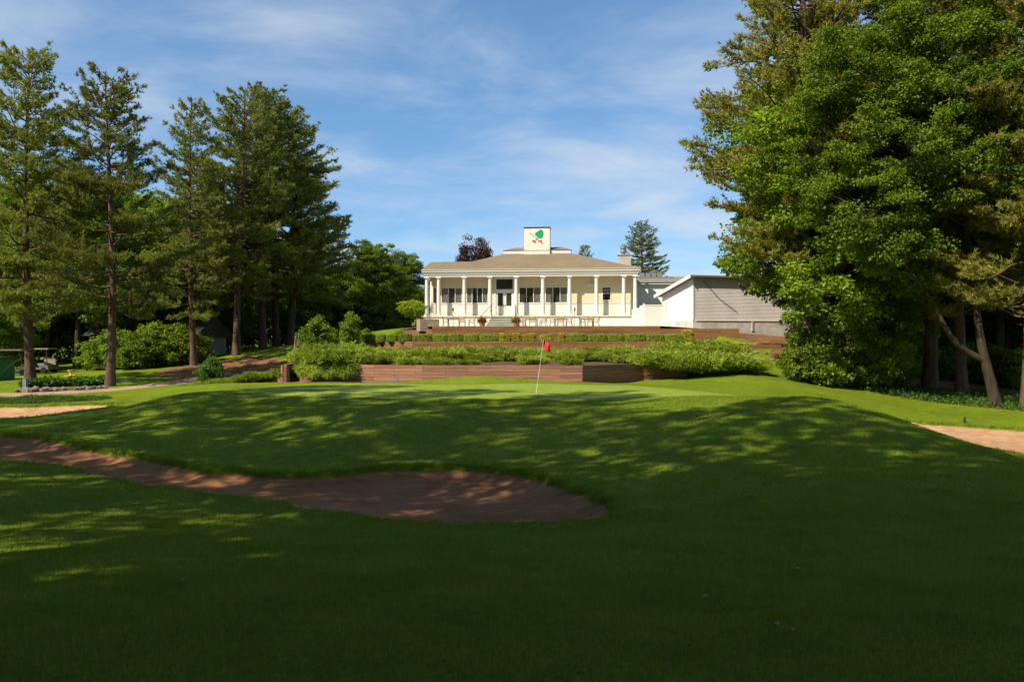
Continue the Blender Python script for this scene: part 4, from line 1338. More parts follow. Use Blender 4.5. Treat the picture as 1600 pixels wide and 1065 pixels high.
def bed_z(x, y):
    """height of the juniper bed"""
    px = 800 + x / y * F
    yf = np.interp(px, [468, 553, 660, 910, 1003, 1080, 1185], [44.1, 43.75, 42.5, 42.1, 46.1, 46.6, 50])
    zf = np.interp(px, [468, 910, 1003, 1080, 1185], [LTOP - .05, LTOP - .05, LTOP - .1, LTOP - .3, -.35])
    t = np.clip((y - yf) / (57.6 - yf), 0, 1)
    return zf * (1 - t) + 0.75 * t


rgj = random.Random(5)
ORD = ['first', 'second', 'third', 'fourth', 'fifth', 'sixth', 'seventh', 'eighth', 'ninth', 'tenth', 'eleventh', 'twelfth', 'thirteenth', 'fourteenth']
row_words = {0: 'front', 1: 'middle', 2: 'back', 3: 'uppermost'}
jn = 0
for row, (d, xs_) in enumerate([(44.2, list(range(585, 910, 50))), (47.8, list(range(560, 1010, 46))), (51.2, list(range(575, 1090, 44))), (54.4, list(range(600, 1130, 42)))]):
    for i, px in enumerate(xs_):
        dd = d + rgj.uniform(-0.6, 0.6); p = px + rgj.uniform(-9, 9)
        if row == 0 and 640 < px < 900 and rgj.random() < 0.15: continue
        x = X(p, dd); s = rgj.uniform(0.78, 1.15) * (0.7, 1.0, 0.95, 0.85)[row]
        juniper(x, dd, float(bed_z(x, dd)) - 0.05, s, rgj.uniform(0, 6.28), '%s spreading juniper from the left in the %s row of the planted bank' % (ORD[i], row_words[row]), 'junipers of the %s bank row' % row_words[row], rgj.randrange(3), rgj.uniform(0.8, 1.1))
for i, (px, d, s) in enumerate([(1030, 46.0, 1.3), (1065, 45.2, 1.25), (1100, 45.0, 1.35), (1135, 45.6, 1.3), (1165, 46.4, 1.1), (1050, 48.5, 1.3), (1090, 48.3, 1.4), (1130, 48.8, 1.3), (1075, 51.5, 1.3), (1110, 51.8, 1.2), (1180, 46.0, 0.8)]):
    x = X(px, d); z = float(np.interp(px, [1030, 1185], [0.05, -0.25])) + (d - 45) * 0.13
    juniper(x, d, z, s, rgj.uniform(0, 6.28), '%s sprawling juniper of the %s row spilling right of the timber wall' % (ORD[i if i < 5 else i - 5 if i < 8 else i - 8] if i < 10 else 'rightmost small', 'front' if i < 5 or i == 10 else 'middle' if i < 8 else 'back'), 'junipers spilling at the right end', rgj.randrange(3), 1.05)
for i, (px, d, s, z) in enumerate([(490, 44.6, 1.15, 0.35), (520, 44.3, 1.2, 0.3), (545, 44.8, 1.1, 0.35), (505, 46.6, 1.2, 0.55), (540, 47.2, 1.15, 0.6), (482, 46.0, 0.9, 0.45)]):
    juniper(X(px, d), d, z, s, rgj.uniform(0, 6.28), '%s juniper of the dark clump hanging over the left wall end, counted from the left' % ORD[(1, 3, 5, 2, 4, 0)[i]], 'junipers over the left wall end', rgj.randrange(3), 1.1)
# drooping sprays over the wall face
drp = make_spray_shrub(77, 1.0, 0.25, 70, 5, 0.17, 0.035, M['juniper'], up=-0.6)
for px, wd_ in ((492, 'left'), (515, 'middle'), (540, 'right')):
    o = link('juniper', drp, None, (X(px, 43.9), 43.7, 0.25), (R(38), 0, 0)); tag(o, '%s juniper mat of three drooping down the lower wall at left' % wd_, 'shrub', 'juniper mats drooping down the wall')

BOX = [make_box_shrub(80 + k, 1, 1, 1, 3400, 0.07, M['box'], M['soil']) for k in range(3)]
GOLD = [make_box_shrub(90 + k, 1, 1, 1, 1500, 0.10, M['gold'], M['soil']) for k in range(2)]
def box_shrub(protos, name, px0, px1, d, py0, label, group, k, depth=0.85):
    x0, x1 = X(px0, d), X(px1, d)
    zb_ = 1.52; zt = EYE + (HOR - py0) / F * d
    e = empty(name, ((x0 + x1) / 2, d, zb_)); e.scale = ((x1 - x0) * 0.97, depth, zt - zb_)
    e.rotation_euler = (0, 0, 0)
    f, s = protos[k % len(protos)]
    link('foliage', f, e); link('stems', s, e)
    return tag(e, label, 'shrub', group)
GREENS = [(565, 587, 62.8), (588, 603, 61.6), (604, 622, 60.8), (623, 644, 60.0), (645.5, 675, 59.9), (676, 699, 59.85), (700, 724, 59.8), (724.5, 748, 59.7), (749, 780, 59.6),
          (889, 917, 59.0), (917.5, 948, 58.9), (949, 974, 58.8), (975, 1008, 58.7), (1008.5, 1037, 58.6), (1037.5, 1066, 58.5)]
ordn = ['first', 'second', 'third', 'fourth', 'fifth', 'sixth', 'seventh', 'eighth', 'ninth']
for k, (a, b, d) in enumerate(GREENS):
    lab = ('%s clipped boxwood from the left end of the hedge row' % ordn[k]) if k < 9 else ('%s clipped boxwood right of the golden shrubs in the hedge row' % ordn[k - 9])
    box_shrub(BOX, 'clipped_boxwood', a, b, d, 521 + (k % 3) * 0.5, lab, 'clipped boxwoods along the middle wall', k)
GOLDS = [(780, 789), (788.5, 798.5), (799, 815), (816, 826), (825, 838), (844, 865), (872, 884), (883, 891)]
for k, (a, b) in enumerate(GOLDS):
    box_shrub(GOLD, 'golden_shrub', a, b, 59.2, 520.5 + (k % 2) * 1.5, '%s golden-leaved shrub from the left in the middle of the hedge row' % ordn[k], 'golden shrubs in the hedge row', k, 0.75)
box_shrub(GOLD, 'golden_shrub', 1065, 1084, 58.6, 515.5, 'tall golden shrub ending the hedge row at the right', 'golden shrubs in the hedge row', 0, 0.9)

# topiary with mushroom head
rg_ = np.random.default_rng(101); w = Wood()
TX, TY = X(646, 70.0), 70.0
tops = []
for k in range(9):
    a = rg_.uniform(0, 6.28); p = np.array([-0.15 + 0.75 * math.cos(a), 0.6 * math.sin(a), 1.75])
    w.add(curve3((0.05, 0, -0.2), (0.0, 0, 0.9), p, 7), np.linspace(0.06, 0.025, 7), 6)
tlobes = [((-0.15, 0, 2.05), (1.28, 1.1, 0.62)), ((-0.1, 0, 1.75), (0.95, 0.85, 0.55)), ((0.35, 0, 1.2), (0.55, 0.55, 0.8)), ((0.3, 0, 0.6), (0.4, 0.4, 0.6))]
cl = np.concatenate(lobe_points(rg_, tlobes, 300, 0.75)); v, f = clump_leaves(rg_, cl, np.full(len(cl), 0.16), 45, 0.085, M['topiary'])
e = empty('topiary_shrub', (TX, TY, 2.55)); link('foliage', np_mesh('foliage', v, f, M['topiary']), e); link('stems', w.mesh('stems', M['bark_maple']), e)
tag(e, 'yellow-green mushroom-shaped topiary shrub left of the porch', 'shrub')

# loose shrubs at left
S_light = make_leaf_shrub(110, [((0, 0, 0.9), (0.9, 0.8, 0.7)), ((0.2, 0, 1.7), (0.6, 0.6, 0.7)), ((-0.5, 0, 1.5), (0.6, 0.5, 0.5)), ((0.1, 0, 2.3), (0.35, 0.35, 0.5))], 110, 60, 0.15, M['leaf_light'], (0.2, 0.36))
S_round = make_leaf_shrub(111, [((0, 0, 0.55), (0.8, 0.8, 0.6)), ((0.2, 0, 0.9), (0.5, 0.5, 0.4))], 110, 60, 0.09, M['cover'], (0.16, 0.28))
S_dark = make_leaf_shrub(112, [((0, 0, 0.8), (1.2, 1.2, 0.9)), ((0.5, 0.2, 1.4), (0.8, 0.8, 0.7))], 150, 60, 0.15, M['leaf'], (0.2, 0.4))
def shrub(pr, name, x, y, s, label, group=None, rz=0.0, z=None, sz=None):
    e = empty(name, (x, y, gz(x, y) if z is None else z), rz); e.scale = (s, s, sz or s)
    link('foliage', pr[0], e); link('stems', pr[1], e)
    return tag(e, label, 'shrub', group)
shrub(S_light, 'leafy_sapling', X(492, 50.5), 50.5, 1.05, 'tall light green sapling with layered branches left of the timber walls', z=0.5, sz=1.05)
shrub(S_light, 'leafy_sapling', X(515, 52.5), 52.5, 0.75, 'smaller light green sapling just right of the tall layered one', z=0.7, rz=2)
shrub(S_light, 'leafy_bush', X(548, 61), 61, 0.95, 'light green cone-like bush beside the left end of the hedge row', z=1.1, rz=1.1, sz=1.05)
shrub(S_light, 'leafy_bush', X(573, 66), 66, 0.6, 'low light green bush behind the first clipped boxwoods', z=1.5, rz=4, sz=0.45)
shrub(S_round, 'round_bush', X(327, 45.5), 45.5, 0.95, 'round green bush at the foot of the pines by the sloping hedge', z=gz(X(327, 45.5), 45.5), sz=1.15)
for k, px in enumerate((590, 606)):
    juniper(X(px, 66.5), 66.5, 1.75, 0.6, k, '%s low juniper tucked between the topiary and the hedge row' % ('left', 'right')[k], 'low junipers near the topiary', k, 0.7)
# sloping ivy hedge on the left cheek wall
for k in range(9):
    t = k / 8
    px = 300 + 160 * t; d = 44.6 + 0.2 * math.sin(k)
    zz = (EYE + (HOR - (601 - 27 * t)) / F * d) - 0.35
    o = link('juniper', JUN[k % 3], None, (X(px, d), d, zz), (0, 0, k * 1.3), (0.62, 0.55, 0.6)); o.name = 'sloping_hedge_plant'
    tag(o, '%s low trailing plant from the bottom of the sloping left hedge' % ORD[k], 'shrub', 'sloping hedge plants')

# ------------------------------------------------------------------ terrace furniture
def make_chair():
    root = empty('patio_chair')
    mt, wd = M['chair_metal'], M['chair_wood']
    for sx in (-0.25, 0.25):
        MB().bar((sx, -0.25, 0), (sx, -0.22, 0.64), 0.035, 0.035).build('leg', mt, root)
        MB().tube([(sx, 0.30, 0), (sx, 0.22, 0.44), (sx, 0.32, 0.92)], 0.02, 6).build('leg', mt, root)
        MB().bar((sx, -0.27, 0.655), (sx, 0.27, 0.655), 0.05, 0.03).build('armrest', mt, root)
    MB().box(-0.23, 0.23, -0.24, 0.22, 0.42, 0.455).build('seat', mt, root)
    b = MB()
    for k in range(5): b.bar((-0.235, 0.245 + 0.016 * k, 0.545 + k * 0.075), (0.235, 0.245 + 0.016 * k, 0.545 + k * 0.075), 0.02, 0.06)
    b.build('backrest', wd, root)
    return root
def make_table():
    root = empty('patio_table')
    t = MB()
    for k in range(7): t.box(-0.62, 0.62, -0.42 + k * 0.12, -0.42 + k * 0.12 + 0.112, 0.70, 0.73)
    t.build('table_top', M['chair_wood'], root)
    for sx in (-0.52, 0.52):
        for sy in (-0.34, 0.34):
            MB().box(sx - 0.022, sx + 0.022, sy - 0.022, sy + 0.022, 0, 0.70).build('leg', M['chair_metal'], root)
    MB().box(-0.54, 0.54, -0.36, 0.36, 0.655, 0.698).build('apron', M['chair_metal'], root)
    return root
def copy_tree(o, parent=None):
    c = o.copy(); col.objects.link(c)
    if parent: c.parent = parent
    for ch in list(o.children): copy_tree(ch, c)
    return c
tb, chp = make_table(), make_chair()
TABLES = [(709, 70.6, 0.1, 'wooden patio table left of the porch steps'), (830, 70.8, 0.05, 'wooden patio table just right of the porch steps'),
          (876, 70.5, -0.1, 'wooden patio table left of the right-hand torch'), (917, 70.3, 0.0, 'wooden patio table right of the right-hand torch')]
for k, (px, d, a, lab) in enumerate(TABLES):
    o = tb if k == 0 else copy_tree(tb)
    o.location = (X(px, d), d, TERRACE); o.rotation_euler = (0, 0, a); tag(o, lab, 'table', 'patio tables on the terrace')
CHAIRS = [(697, 70.6, 1.57, 'patio chair at the left end of the table left of the steps'), (722, 70.0, 3.0, 'wood-backed patio chair between the left table and the steps'),
          (737, 71.0, -1.4, 'patio chair standing alone close to the left handrail'), (813, 70.5, 1.4, 'patio chair right beside the right flower pot'),
          (832, 69.6, 3.14, 'patio chair in front of the table just right of the steps'), (849, 71.0, -1.3, 'patio chair between the two tables right of the steps'),
          (864, 70.4, 1.5, 'patio chair at the left end of the table left of the right torch'), (876, 69.4, 3.2, 'wood-backed patio chair in front of the table left of the right torch'),
          (889, 70.5, -1.57, 'patio chair nearest the right torch on its left side'), (910, 70.2, 1.57, 'patio chair nearest the right torch on its right side'),
          (923, 69.4, 3.1, 'wood-backed patio chair in front of the rightmost table'), (931, 70.4, -1.5, 'rightmost patio chair on the terrace')]
for k, (px, d, a, lab) in enumerate(CHAIRS):
    o = chp if k == 0 else copy_tree(chp)
    o.location = (X(px, d), d, TERRACE); o.rotation_euler = (0, 0, a); tag(o, lab, 'chair', 'patio chairs on the terrace')
for px, lab in ((708, 'tall dark garden torch beside the left patio table'), (898, 'tall dark garden torch between the right patio tables')):
    e = empty('garden_torch', (X(px, 69.8), 69.8, TERRACE)); tag(e, lab, 'torch', 'garden torches')
    MB().lathe([(0.12, 0), (0.12, 0.03), (0.018, 0.05), (0.018, 1.35)], 8).build('pole', M['torch'], e)
    MB().lathe([(0.02, 1.35), (0.06, 1.42), (0.07, 1.6), (0.03, 1.7)], 10).build('burner', M['torch'], e)
FL = make_leaf_shrub(120, [((0, 0, 0.28), (0.36, 0.36, 0.26))], 50, 26, 0.09, M['flower'], (0.07, 0.14))
FG = make_leaf_shrub(121, [((0, 0, 0.18), (0.36, 0.36, 0.22))], 40, 20, 0.10, M['cover'], (0.08, 0.14))
for px, lab in ((753.5, 'terracotta pot of red flowers left of the porch steps'), (806.5, 'terracotta pot of red flowers right of the porch steps')):
    e = empty('flower_pot', (X(px, 71.2), 71.2, TERRACE)); tag(e, lab, 'flower pot', 'flower pots by the steps')
    MB().lathe([(0.19, 0), (0.28, 0.34), (0.31, 0.34), (0.31, 0.42), (0.26, 0.42)], 16).build('pot', M['terracotta'], e, True)
    link('blossoms', FL[0], e, (0, 0, 0.42)); link('leaves', FG[0], e, (0, 0, 0.36))

# ------------------------------------------------------------------ flags
def wave_flag(pts_fn, nu, nv, matf, name, parent, mats):
    v = []; 
    for i in range(nu + 1):
        for j in range(nv + 1): v.append(pts_fn(i / nu, j / nv))
    f, mi = [], []
    for i in range(nu):
        for j in range(nv):
            a = i * (nv + 1) + j; f.append((a, a + nv + 1, a + nv + 2, a + 1)); mi.append(matf((i + .5) / nu, (j + .5) / nv))
    me = bpy.data.meshes.new(name); me.from_pydata(v, [], f)
    for m_ in mats: me.materials.append(m_)
    me.polygons.foreach_set('material_index', mi); me.polygons.foreach_set('use_smooth', [True] * len(f))
    o = link(name, me, parent); md = o.modifiers.new('thickness', 'SOLIDIFY'); md.thickness = 0.006
    return o
fx_, fy_ = X(837, 31.0), 31.0
fs = empty('golf_flagstick', (fx_, fy_, gz(fx_, fy_))); tag(fs, 'white golf flagstick with red flag standing on the putting green', 'flag')
ltop = (X(849.5, 31) - fx_)
MB().tube([(0, 0, -0.1), (ltop * 0.97, 0, 2.08)], 0.008, 8).build('pole', M['pole_white'], fs)
MB().lathe([(0.054, 0.002), (0.054, 0.008)], 16).build('cup', M['rubber'], fs)
wave_flag(lambda u, v: (ltop + 0.012 - 0.012 * v + 0.26 * u - 0.02 * math.sin(v * 5), 0.04 * math.sin(u * 6 + v * 2), 2.09 - 0.38 * v * (0.75 + 0.25 * (1 - u)) - 0.22 * u ** 1.3), 10, 8,
          lambda u, v: 1 if u < 0.2 + 0.1 * math.sin(v * 7) and v < 0.8 else 0, 'flag', fs, [M['flag_red'], M['flag_black']])
ux, uy = X(467, 62), 62.0
uf = empty('flagpole', (ux, uy, gz(ux, uy))); tag(uf, 'pale flagpole with limp red, white and blue striped flag among the pine trunks', 'flag')
uz = EYE + (HOR - 522) / F * 62 - gz(ux, uy)
MB().lathe([(0.05, -0.1), (0.04, uz), (0.03, uz + 0.1)], 10).build('pole', M['pole_white'], uf)
wave_flag(lambda u, v: (-0.03 - 0.42 * u * (0.6 + 0.4 * v), 0.10 * math.sin(u * 12), uz - 0.05 - 1.75 * v - 0.15 * u), 14, 10,
          lambda u, v: 2 if (u > 0.3 and u < 0.75 and v < 0.4) else (0 if int(u * 13 + v * 2) % 2 == 0 else 1), 'flag', uf, [M['flag_red'], M['flag_white'], M['flag_blue']])
# small stake at wall foot
o = MB().box(-0.05, 0.05, -0.05, 0.05, -0.05, 0.28).box(-0.07, 0.07, -0.02, 0.02, 0.2, 0.3).build('marker_post', M['blue_post'], None, loc=(X(618, 41.6), 41.9, gz(X(618, 41.9), 41.9)))
tag(o, 'tiny blue marker post at the foot of the lower timber wall', 'post')

# rake lying right
rx, ry = ground_hit(1508, 661)
rk = empty('bunker_rake', (rx, ry, gz(rx, ry) + 0.05), R(-10)); tag(rk, 'bunker rake with green handle lying on the lawn by the right bunker', 'rake')
MB().bar((0, 0, 0.03), (1.45, 0.1, 0.02), 0.018, 0.018).build('handle', M['rake_green'], rk)
m = MB(); m.bar((-0.12, -0.32, 0.05), (0.1, 0.32, 0.16), 0.07, 0.06)
for k in range(9): 
    t = k / 8; m.bar((-0.12 + 0.22 * t, -0.32 + 0.64 * t, 0.05 + 0.11 * t), (-0.17 + 0.22 * t, -0.32 + 0.64 * t, -0.03 + 0.11 * t), 0.02, 0.02)
m.build('rake_head', M['black'], rk)

# ------------------------------------------------------------------ left corner: bed, bird bath, carts
bx_, by_ = ground_hit(100, 606)
be = empty('stone_edging', (bx_, by_, gz(bx_, by_))); tag(be, 'rough fieldstone edging round the hosta bed at far left', 'edging')
def rock_mesh(seed):
    rg = np.random.default_rng(seed)
    m = MB(); m.lathe([(0.16, -0.12), (0.24, 0.0), (0.2, 0.12), (0.08, 0.18)], 7)
    v = np.array(m.v); v += rg.normal(0, 0.03, v.shape)
    mm = MB(); mm.v = [tuple(q) for q in v]; mm.f = m.f; mm.m = m.m
    return mm.mesh('stone', M['rock'], True)
RK = [rock_mesh(k) for k in range(4)]
for k in range(30):
    t = k / 29
    px = 26 + 140 * t; py = 612.5 - 6.5 * t ** 1.4 + random.uniform(-0.7, 0.7)
    x, y = ground_hit(px, py); s = random.uniform(0.45, 1.2) * (1.0 - 0.5 * t)
    link('stone', RK[k % 4], be, (x - bx_, y - by_, gz(x, y) - gz(bx_, by_) + 0.08), (0, 0, k * 1.9), (s, s, s))
HOSTA = make_leaf_shrub(130, [((0, 0, 0.18), (0.5, 0.45, 0.2))], 36, 22, 0.2, M['cover'], (0.12, 0.22))
for k in range(12):
    px = 48 + k * 9.2; x, y = ground_hit(px, 605 - k * 0.35)
    e = shrub(HOSTA, 'hosta_plant', x, y, random.uniform(0.9, 1.25), '%s leafy hosta from the left in the stone-edged bed' % ORD[k], 'hostas in the stone-edged bed', k * 1.1)
xb, yb_ = ground_hit(106, 600.5)
e = empty('bird_bath', (xb, yb_ + 0.3, gz(xb, yb_))); tag(e, 'small yellow stone bird bath in the hosta bed', 'bird bath')
MB().lathe([(0.2, 0), (0.2, 0.06), (0.1, 0.1), (0.08, 0.4), (0.14, 0.44)], 12).build('pedestal', M['yellow'], e, True)
MB().lathe([(0.14, 0.441), (0.34, 0.47), (0.36, 0.53), (0.30, 0.51), (0.05, 0.48)], 18).build('basin', M['yellow'], e, True)
MB().lathe([(0.11, 0.50), (0.06, 0.56), (0.05, 0.68), (0.16, 0.80), (0.17, 0.86), (0.08, 0.83)], 12).build('cup', M['yellow'], e, True)
xp, yp = ground_hit(39.5, 609)
e = MB().box(-0.1, 0.1, -0.1, 0.1, -0.05, 0.62).box(-0.115, 0.115, -0.115, 0.115, 0.621, 0.66).build('bollard', M['blue_post'], None, loc=(xp, yp, gz(xp, yp)))
tag(e, 'short blue-grey square post at the left end of the stone edging', 'post')
# green cabin at the frame edge
e = empty('green_cabin', (-33.9, 51.5, gz(-33.9, 51.5))); tag(e, 'dark green cabin cut off by the left picture edge', 'cabin')
MB().box(-1.6, 1.0, -0.6, 1.2, -0.1, 1.45).build('wall', M['green_paint'], e)
MB().box(-1.7, 1.1, -0.7, 1.3, 1.45, 1.55).build('roof', M['black'], e)
MB().box(-0.2, 0.6, -0.63, -0.602, 0.02, 1.3).build('door', M['green_paint'], e)
def cart(x, y, rz, lab):
    e = empty('golf_cart', (x, y, gz(x, y)), rz); tag(e, lab, 'golf cart', 'golf carts under the pines')
    m = MB(); m.box(-1.15, 1.0, -0.55, 0.55, 0.28, 0.42)
    m.poly([(0.55, -0.52, 0.42), (1.15, -0.45, 0.42), (1.15, 0.45, 0.42), (0.55, 0.52, 0.42), (0.62, -0.5, 0.82), (0.95, -0.42, 0.74), (0.95, 0.42, 0.74), (0.62, 0.5, 0.82)], [(0, 1, 5, 4), (1, 2, 6, 5), (2, 3, 7, 6), (3, 0, 4, 7), (4, 5, 6, 7)])
    m.box(-1.1, -0.35, -0.54, 0.54, 0.42, 0.62); m.build('body', M['cart_body'], e)
    MB().box(-0.75, -0.2, -0.5, 0.5, 0.62, 0.74).build('seat', M['seat'], e)
    MB().bar((-0.82, 0, 0.76), (-0.92, 0, 1.15), 1.0, 0.08).build('backrest', M['seat'], e)
    for sy in (-0.5, 0.5):
        MB().bar((0.7, sy, 0.8), (0.45, sy, 1.78), 0.04, 0.04).build('post', M['black'], e)
        MB().bar((-1.0, sy, 0.6), (-0.95, sy, 1.78), 0.04, 0.04).build('post', M['black'], e)
        for sx in (-0.75, 0.75):
            wme = MB().lathe([(0.12, -0.09), (0.22, -0.09), (0.23, -0.05), (0.23, 0.05), (0.22, 0.09), (0.12, 0.09)], 16)
            wo = wme.build('wheel', M['rubber'], e, True, loc=(sx, sy, 0.23), rot=(R(90), 0, 0))
    m = MB(); m.box(-1.15, 0.7, -0.58, 0.58, 1.78, 1.83).box(-1.05, 0.6, -0.5, 0.5, 1.831, 1.87); m.build('roof', M['cart_roof'], e)
    MB().tube([(0.5, 0.2, 0.75), (0.35, 0.2, 0.98)], 0.02, 6).build('steering_column', M['black'], e)
cart(X(22, 57), 57.0, R(12), 'golf cart with tan roof parked left of the leftmost pine trunk')
cart(X(63, 60), 60.0, R(170), 'golf cart half hidden behind the leftmost pine trunk')
# house in the woods
hx_, hy_ = X(137, 68), 68.0
hs = empty('woodland_house', (hx_, hy_, gz(hx_, hy_) - 0.3), R(-6)); tag(hs, 'shaded grey house half hidden behind the left pine trunks', 'building')
MB().box(0, 9.5, 0, 6, 0, 1.1).build('foundation', M['concrete'], hs)
m = MB(); m.box(0.03, 9.47, 0.03, 5.97, 1.1, 2.9); m.build('wall', M['shaded_siding'], hs)
m = MB(); m.poly([(-0.4, -0.4, 2.9), (9.9, -0.4, 2.9), (9.9, 6.4, 2.9), (-0.4, 6.4, 2.9), (-0.4, 3, 4.7), (9.9, 3, 4.7)], [(0, 1, 5, 4), (1, 2, 5), (2, 3, 4, 5), (3, 0, 4), (3, 2, 1, 0)]); m.build('roof', M['dark_roof'], hs)
window(6.2, 7.2, 1.5, 2.5, 1, hs, y=0.0, fmat=M['shaded_siding'])

# ------------------------------------------------------------------ trees
def T(key, px, d, label, s=1.0, rz=0.0, name='pine_tree', group=None, sz=None, crown_mat=None):
    return tree(key, name, X(px, d), d, s, rz, label, 'tree', group, sz=sz, crown_mat=crown_mat)
G1 = 'tall pines on the left'
T('pine_a', 48, 49.0, 'tall pine at the far left edge beside the blue-grey post', 0.97, 0.3, group=G1)
T('pine_b', 172, 48.0, 'tall bare-trunked pine just right of the hosta bed', 0.93, 1.9, group=G1)
T('pine_c', 303, 62.0, 'slender pine with narrow crown standing left of the dense pine group', 0.98, 4.1, group=G1)
T('pine_b', 318, 70.0, 'thinner pine directly behind the slender narrow pine', 0.85, 0.4, group=G1)
T('pine_b', 369, 68.0, 'front pine of the dense group with pale straight trunk', 1.12, 3.3, group=G1)
T('pine_a', 411, 74.0, 'thick-trunked pine at the middle of the dense pine group', 1.14, 2.2, group=G1)
T('pine_b', 432, 78.0, 'pine wedged between the two thick trunks of the dense group', 1.2, 5.0, group=G1)
T('pine_a', 453, 76.0, 'rightmost pine of the dense group with long branches over the saplings', 1.2, 4.4, group=G1, sz=1.05)
T('pine_c', 485, 90.0, 'darker pine set back behind the right side of the dense group', 0.9, 1.0, group=G1)
T('pine_c', 527, 95.0, 'small pine tip showing between the dense group and the back trees', 0.7, 1.0, group=G1)
GB = 'leafy trees behind the left pines'
NB = 'leafy_tree'
T('leafy_b', 120, 66.0, 'light green leafy tree between the two leftmost pines', 1.05, 0.5, NB, GB)
T('leafy_b', 215, 68.0, 'light green leafy tree just right of the bare-trunked pine', 1.0, 2.5, NB, GB)
T('leafy_b', 75, 73.0, 'light green leafy tree directly right of the leftmost pine trunk, further back', 1.15, 4.5, NB, GB)
T('leafy_b', 168, 77.0, 'light green leafy tree behind the bare-trunked pine', 1.15, 1.5, NB, GB)
T('leafy_b', 272, 75.0, 'light green leafy tree left of the slender pine', 1.0, 0.1, NB, GB)
T('leafy_b', 338, 80.0, 'light green leafy tree between the slender pine and the dense group', 1.05, 3.6, NB, GB)
T('leafy_a', 20, 76.0, 'dark leafy tree behind the leftmost pine', 0.95, 0.5, NB, GB)
T('leafy_a', 262, 88.0, 'dark leafy tree behind the woodland house', 0.9, 4.0, NB, GB)
T('leafy_a', 340, 92.0, 'dark leafy tree behind the slender pines', 0.9, 1.2, NB, GB)
T('leafy_a', 430, 100.0, 'dark leafy tree deep behind the dense pine group', 0.85, 2.2, NB, GB)
T('leafy_a', 500, 96.0, 'dark leafy tree behind the light green saplings', 0.72, 3.1, NB, GB)
T('leafy_a', -60, 70.0, 'dark leafy tree cut off by the left picture edge', 1.0, 3.1, NB, GB)
GC = 'trees behind the clubhouse'
T('leafy_a', 566, 92.0, 'large dark tree in the gap left of the topiary', 0.70, 0.2, NB, GC)
T('leafy_a', 604, 96.0, 'rounded tree directly behind the topiary', 0.70, 2.0, NB, GC)
T('leafy_a', 640, 100.0, 'tree touching the left end of the clubhouse roof', 0.64, 4.0, NB, GC)
T('leafy_a', 585, 104.0, 'further tree behind the two trees in the gap', 0.66, 5.0, NB, GC)
T('leafy_p', 740, 100.0, 'dark purple-leaved tree showing above the roof left of the chimney', 0.78, 0.0, 'purple_tree', GC, sz=1.13)
T('pine_c', 914, 112.0, 'conifer tip poking above the roof right of the chimney', 0.60, 0.0, 'pine_tree', GC)
T('pine_w', 1000, 94.0, 'broad pine behind the kitchen flue', 0.60, 0.6, 'pine_tree', GC, sz=0.44, crown_mat=M['needle'])
# right-hand woods
GR = 'trees of the right-hand wood'
mx_, my_ = X(1556, 41), 41.0
def mp(px, py, d=41.0):
    return (X(px, d) - mx_, 0.0, EYE + (HOR - py) / F * d - gz(mx_, my_))
proto('big_maple', make_broadleaf(31, [(0, 0, 0), mp(1548, 585), mp(1536, 555), mp(1528, 500), mp(1520, 430), mp(1500, 300), mp(1480, 150)], 0.30,
      [((-7.2, -0.5, 10.2), (3.0, 2.8, 2.6)), ((-8.4, 0.5, 14.0), (3.0, 2.8, 2.7)), ((-5.2, -1.5, 13.0), (3.2, 2.8, 3.0)), ((-6.4, 0, 17.5), (3.2, 2.8, 2.8)), ((-2.5, -1.0, 17.0), (3.2, 2.8, 3.0)),
       ((-2.5, -1.5, 12.0), (3.0, 2.6, 2.4)), ((1.0, -1.0, 14.5), (3.0, 2.8, 3.0)), ((1.5, 0, 19), (3, 2.8, 2.8)), ((-3.5, 0, 20.5), (3, 2.8, 2.5)), ((-5.6, -1.2, 8.4), (2.2, 2.2, 1.5)), ((0.5, -1.5, 10.2), (2.6, 2.2, 1.5)), ((3.5, 0, 13), (2.6, 2.6, 2.5))],
      700, 170, 0.16, M['leaf'], M['bark_maple'], (0.35, 0.95), 0.5, 0.5, 0.45,
      limbs=[([mp(1538, 560), mp(1515, 548), mp(1492, 535), mp(1473, 505), mp(1462, 470), mp(1440, 440), mp(1415, 415), mp(1395, 385), mp(1350, 300), mp(1310, 200)], 0.17)]))
tree('big_maple', 'maple_tree', mx_, my_, 1.0, 0, 'big leafy maple with leaning forked trunk at the right', 'tree', GR)
T('leafy_a', 1296, 51.0, 'leafy maple whose low branches hide the right part of the barn', 1.12, 0.9, 'maple_tree', GR)
T('leafy_a', 1330, 46.0, 'leafy maple with foliage down to the undergrowth right of the barn', 1.15, 3.9, 'maple_tree', GR)
T('leafy_a', 1405, 53.0, 'leafy maple standing deeper behind the big maple', 1.3, 2.3, 'maple_tree', GR)
T('leafy_a', 1560, 56.0, 'leafy tree deep in the wood at the right edge', 1.3, 5.3, 'maple_tree', GR)
T('pine_w', 1452, 47.5, 'very thick pine trunk left of the leaning maple trunk', 1.15, 0.8, 'pine_tree', GR)
T('pine_w', 1503, 45.5, 'straight pine trunk right behind the fork of the leaning maple', 0.9, 2.8, 'pine_tree', GR)
T('pine_w', 1606, 40.0, 'pine trunk at the right picture edge with drooping olive branches', 0.9, 5.6, 'pine_tree', GR)
T('pine_w', 1262, 47.5, 'warm green pine whose branches reach over the barn roof', 1.12, 1.2, 'pine_tree', GR)
T('pine_a', 1425, 58.0, 'thin pine trunk in the dark behind the thick pine', 1.0, 1.2, 'pine_tree', GR)
T('pine_a', 1570, 58.0, 'thin pine trunk in the dark behind the leaning maple', 1.0, 3.2, 'pine_tree', GR)
T('leafy_a', 1292, 56.0, 'tall leafy maple filling in behind the warm green pine', 1.4, 2.9, 'maple_tree', GR)
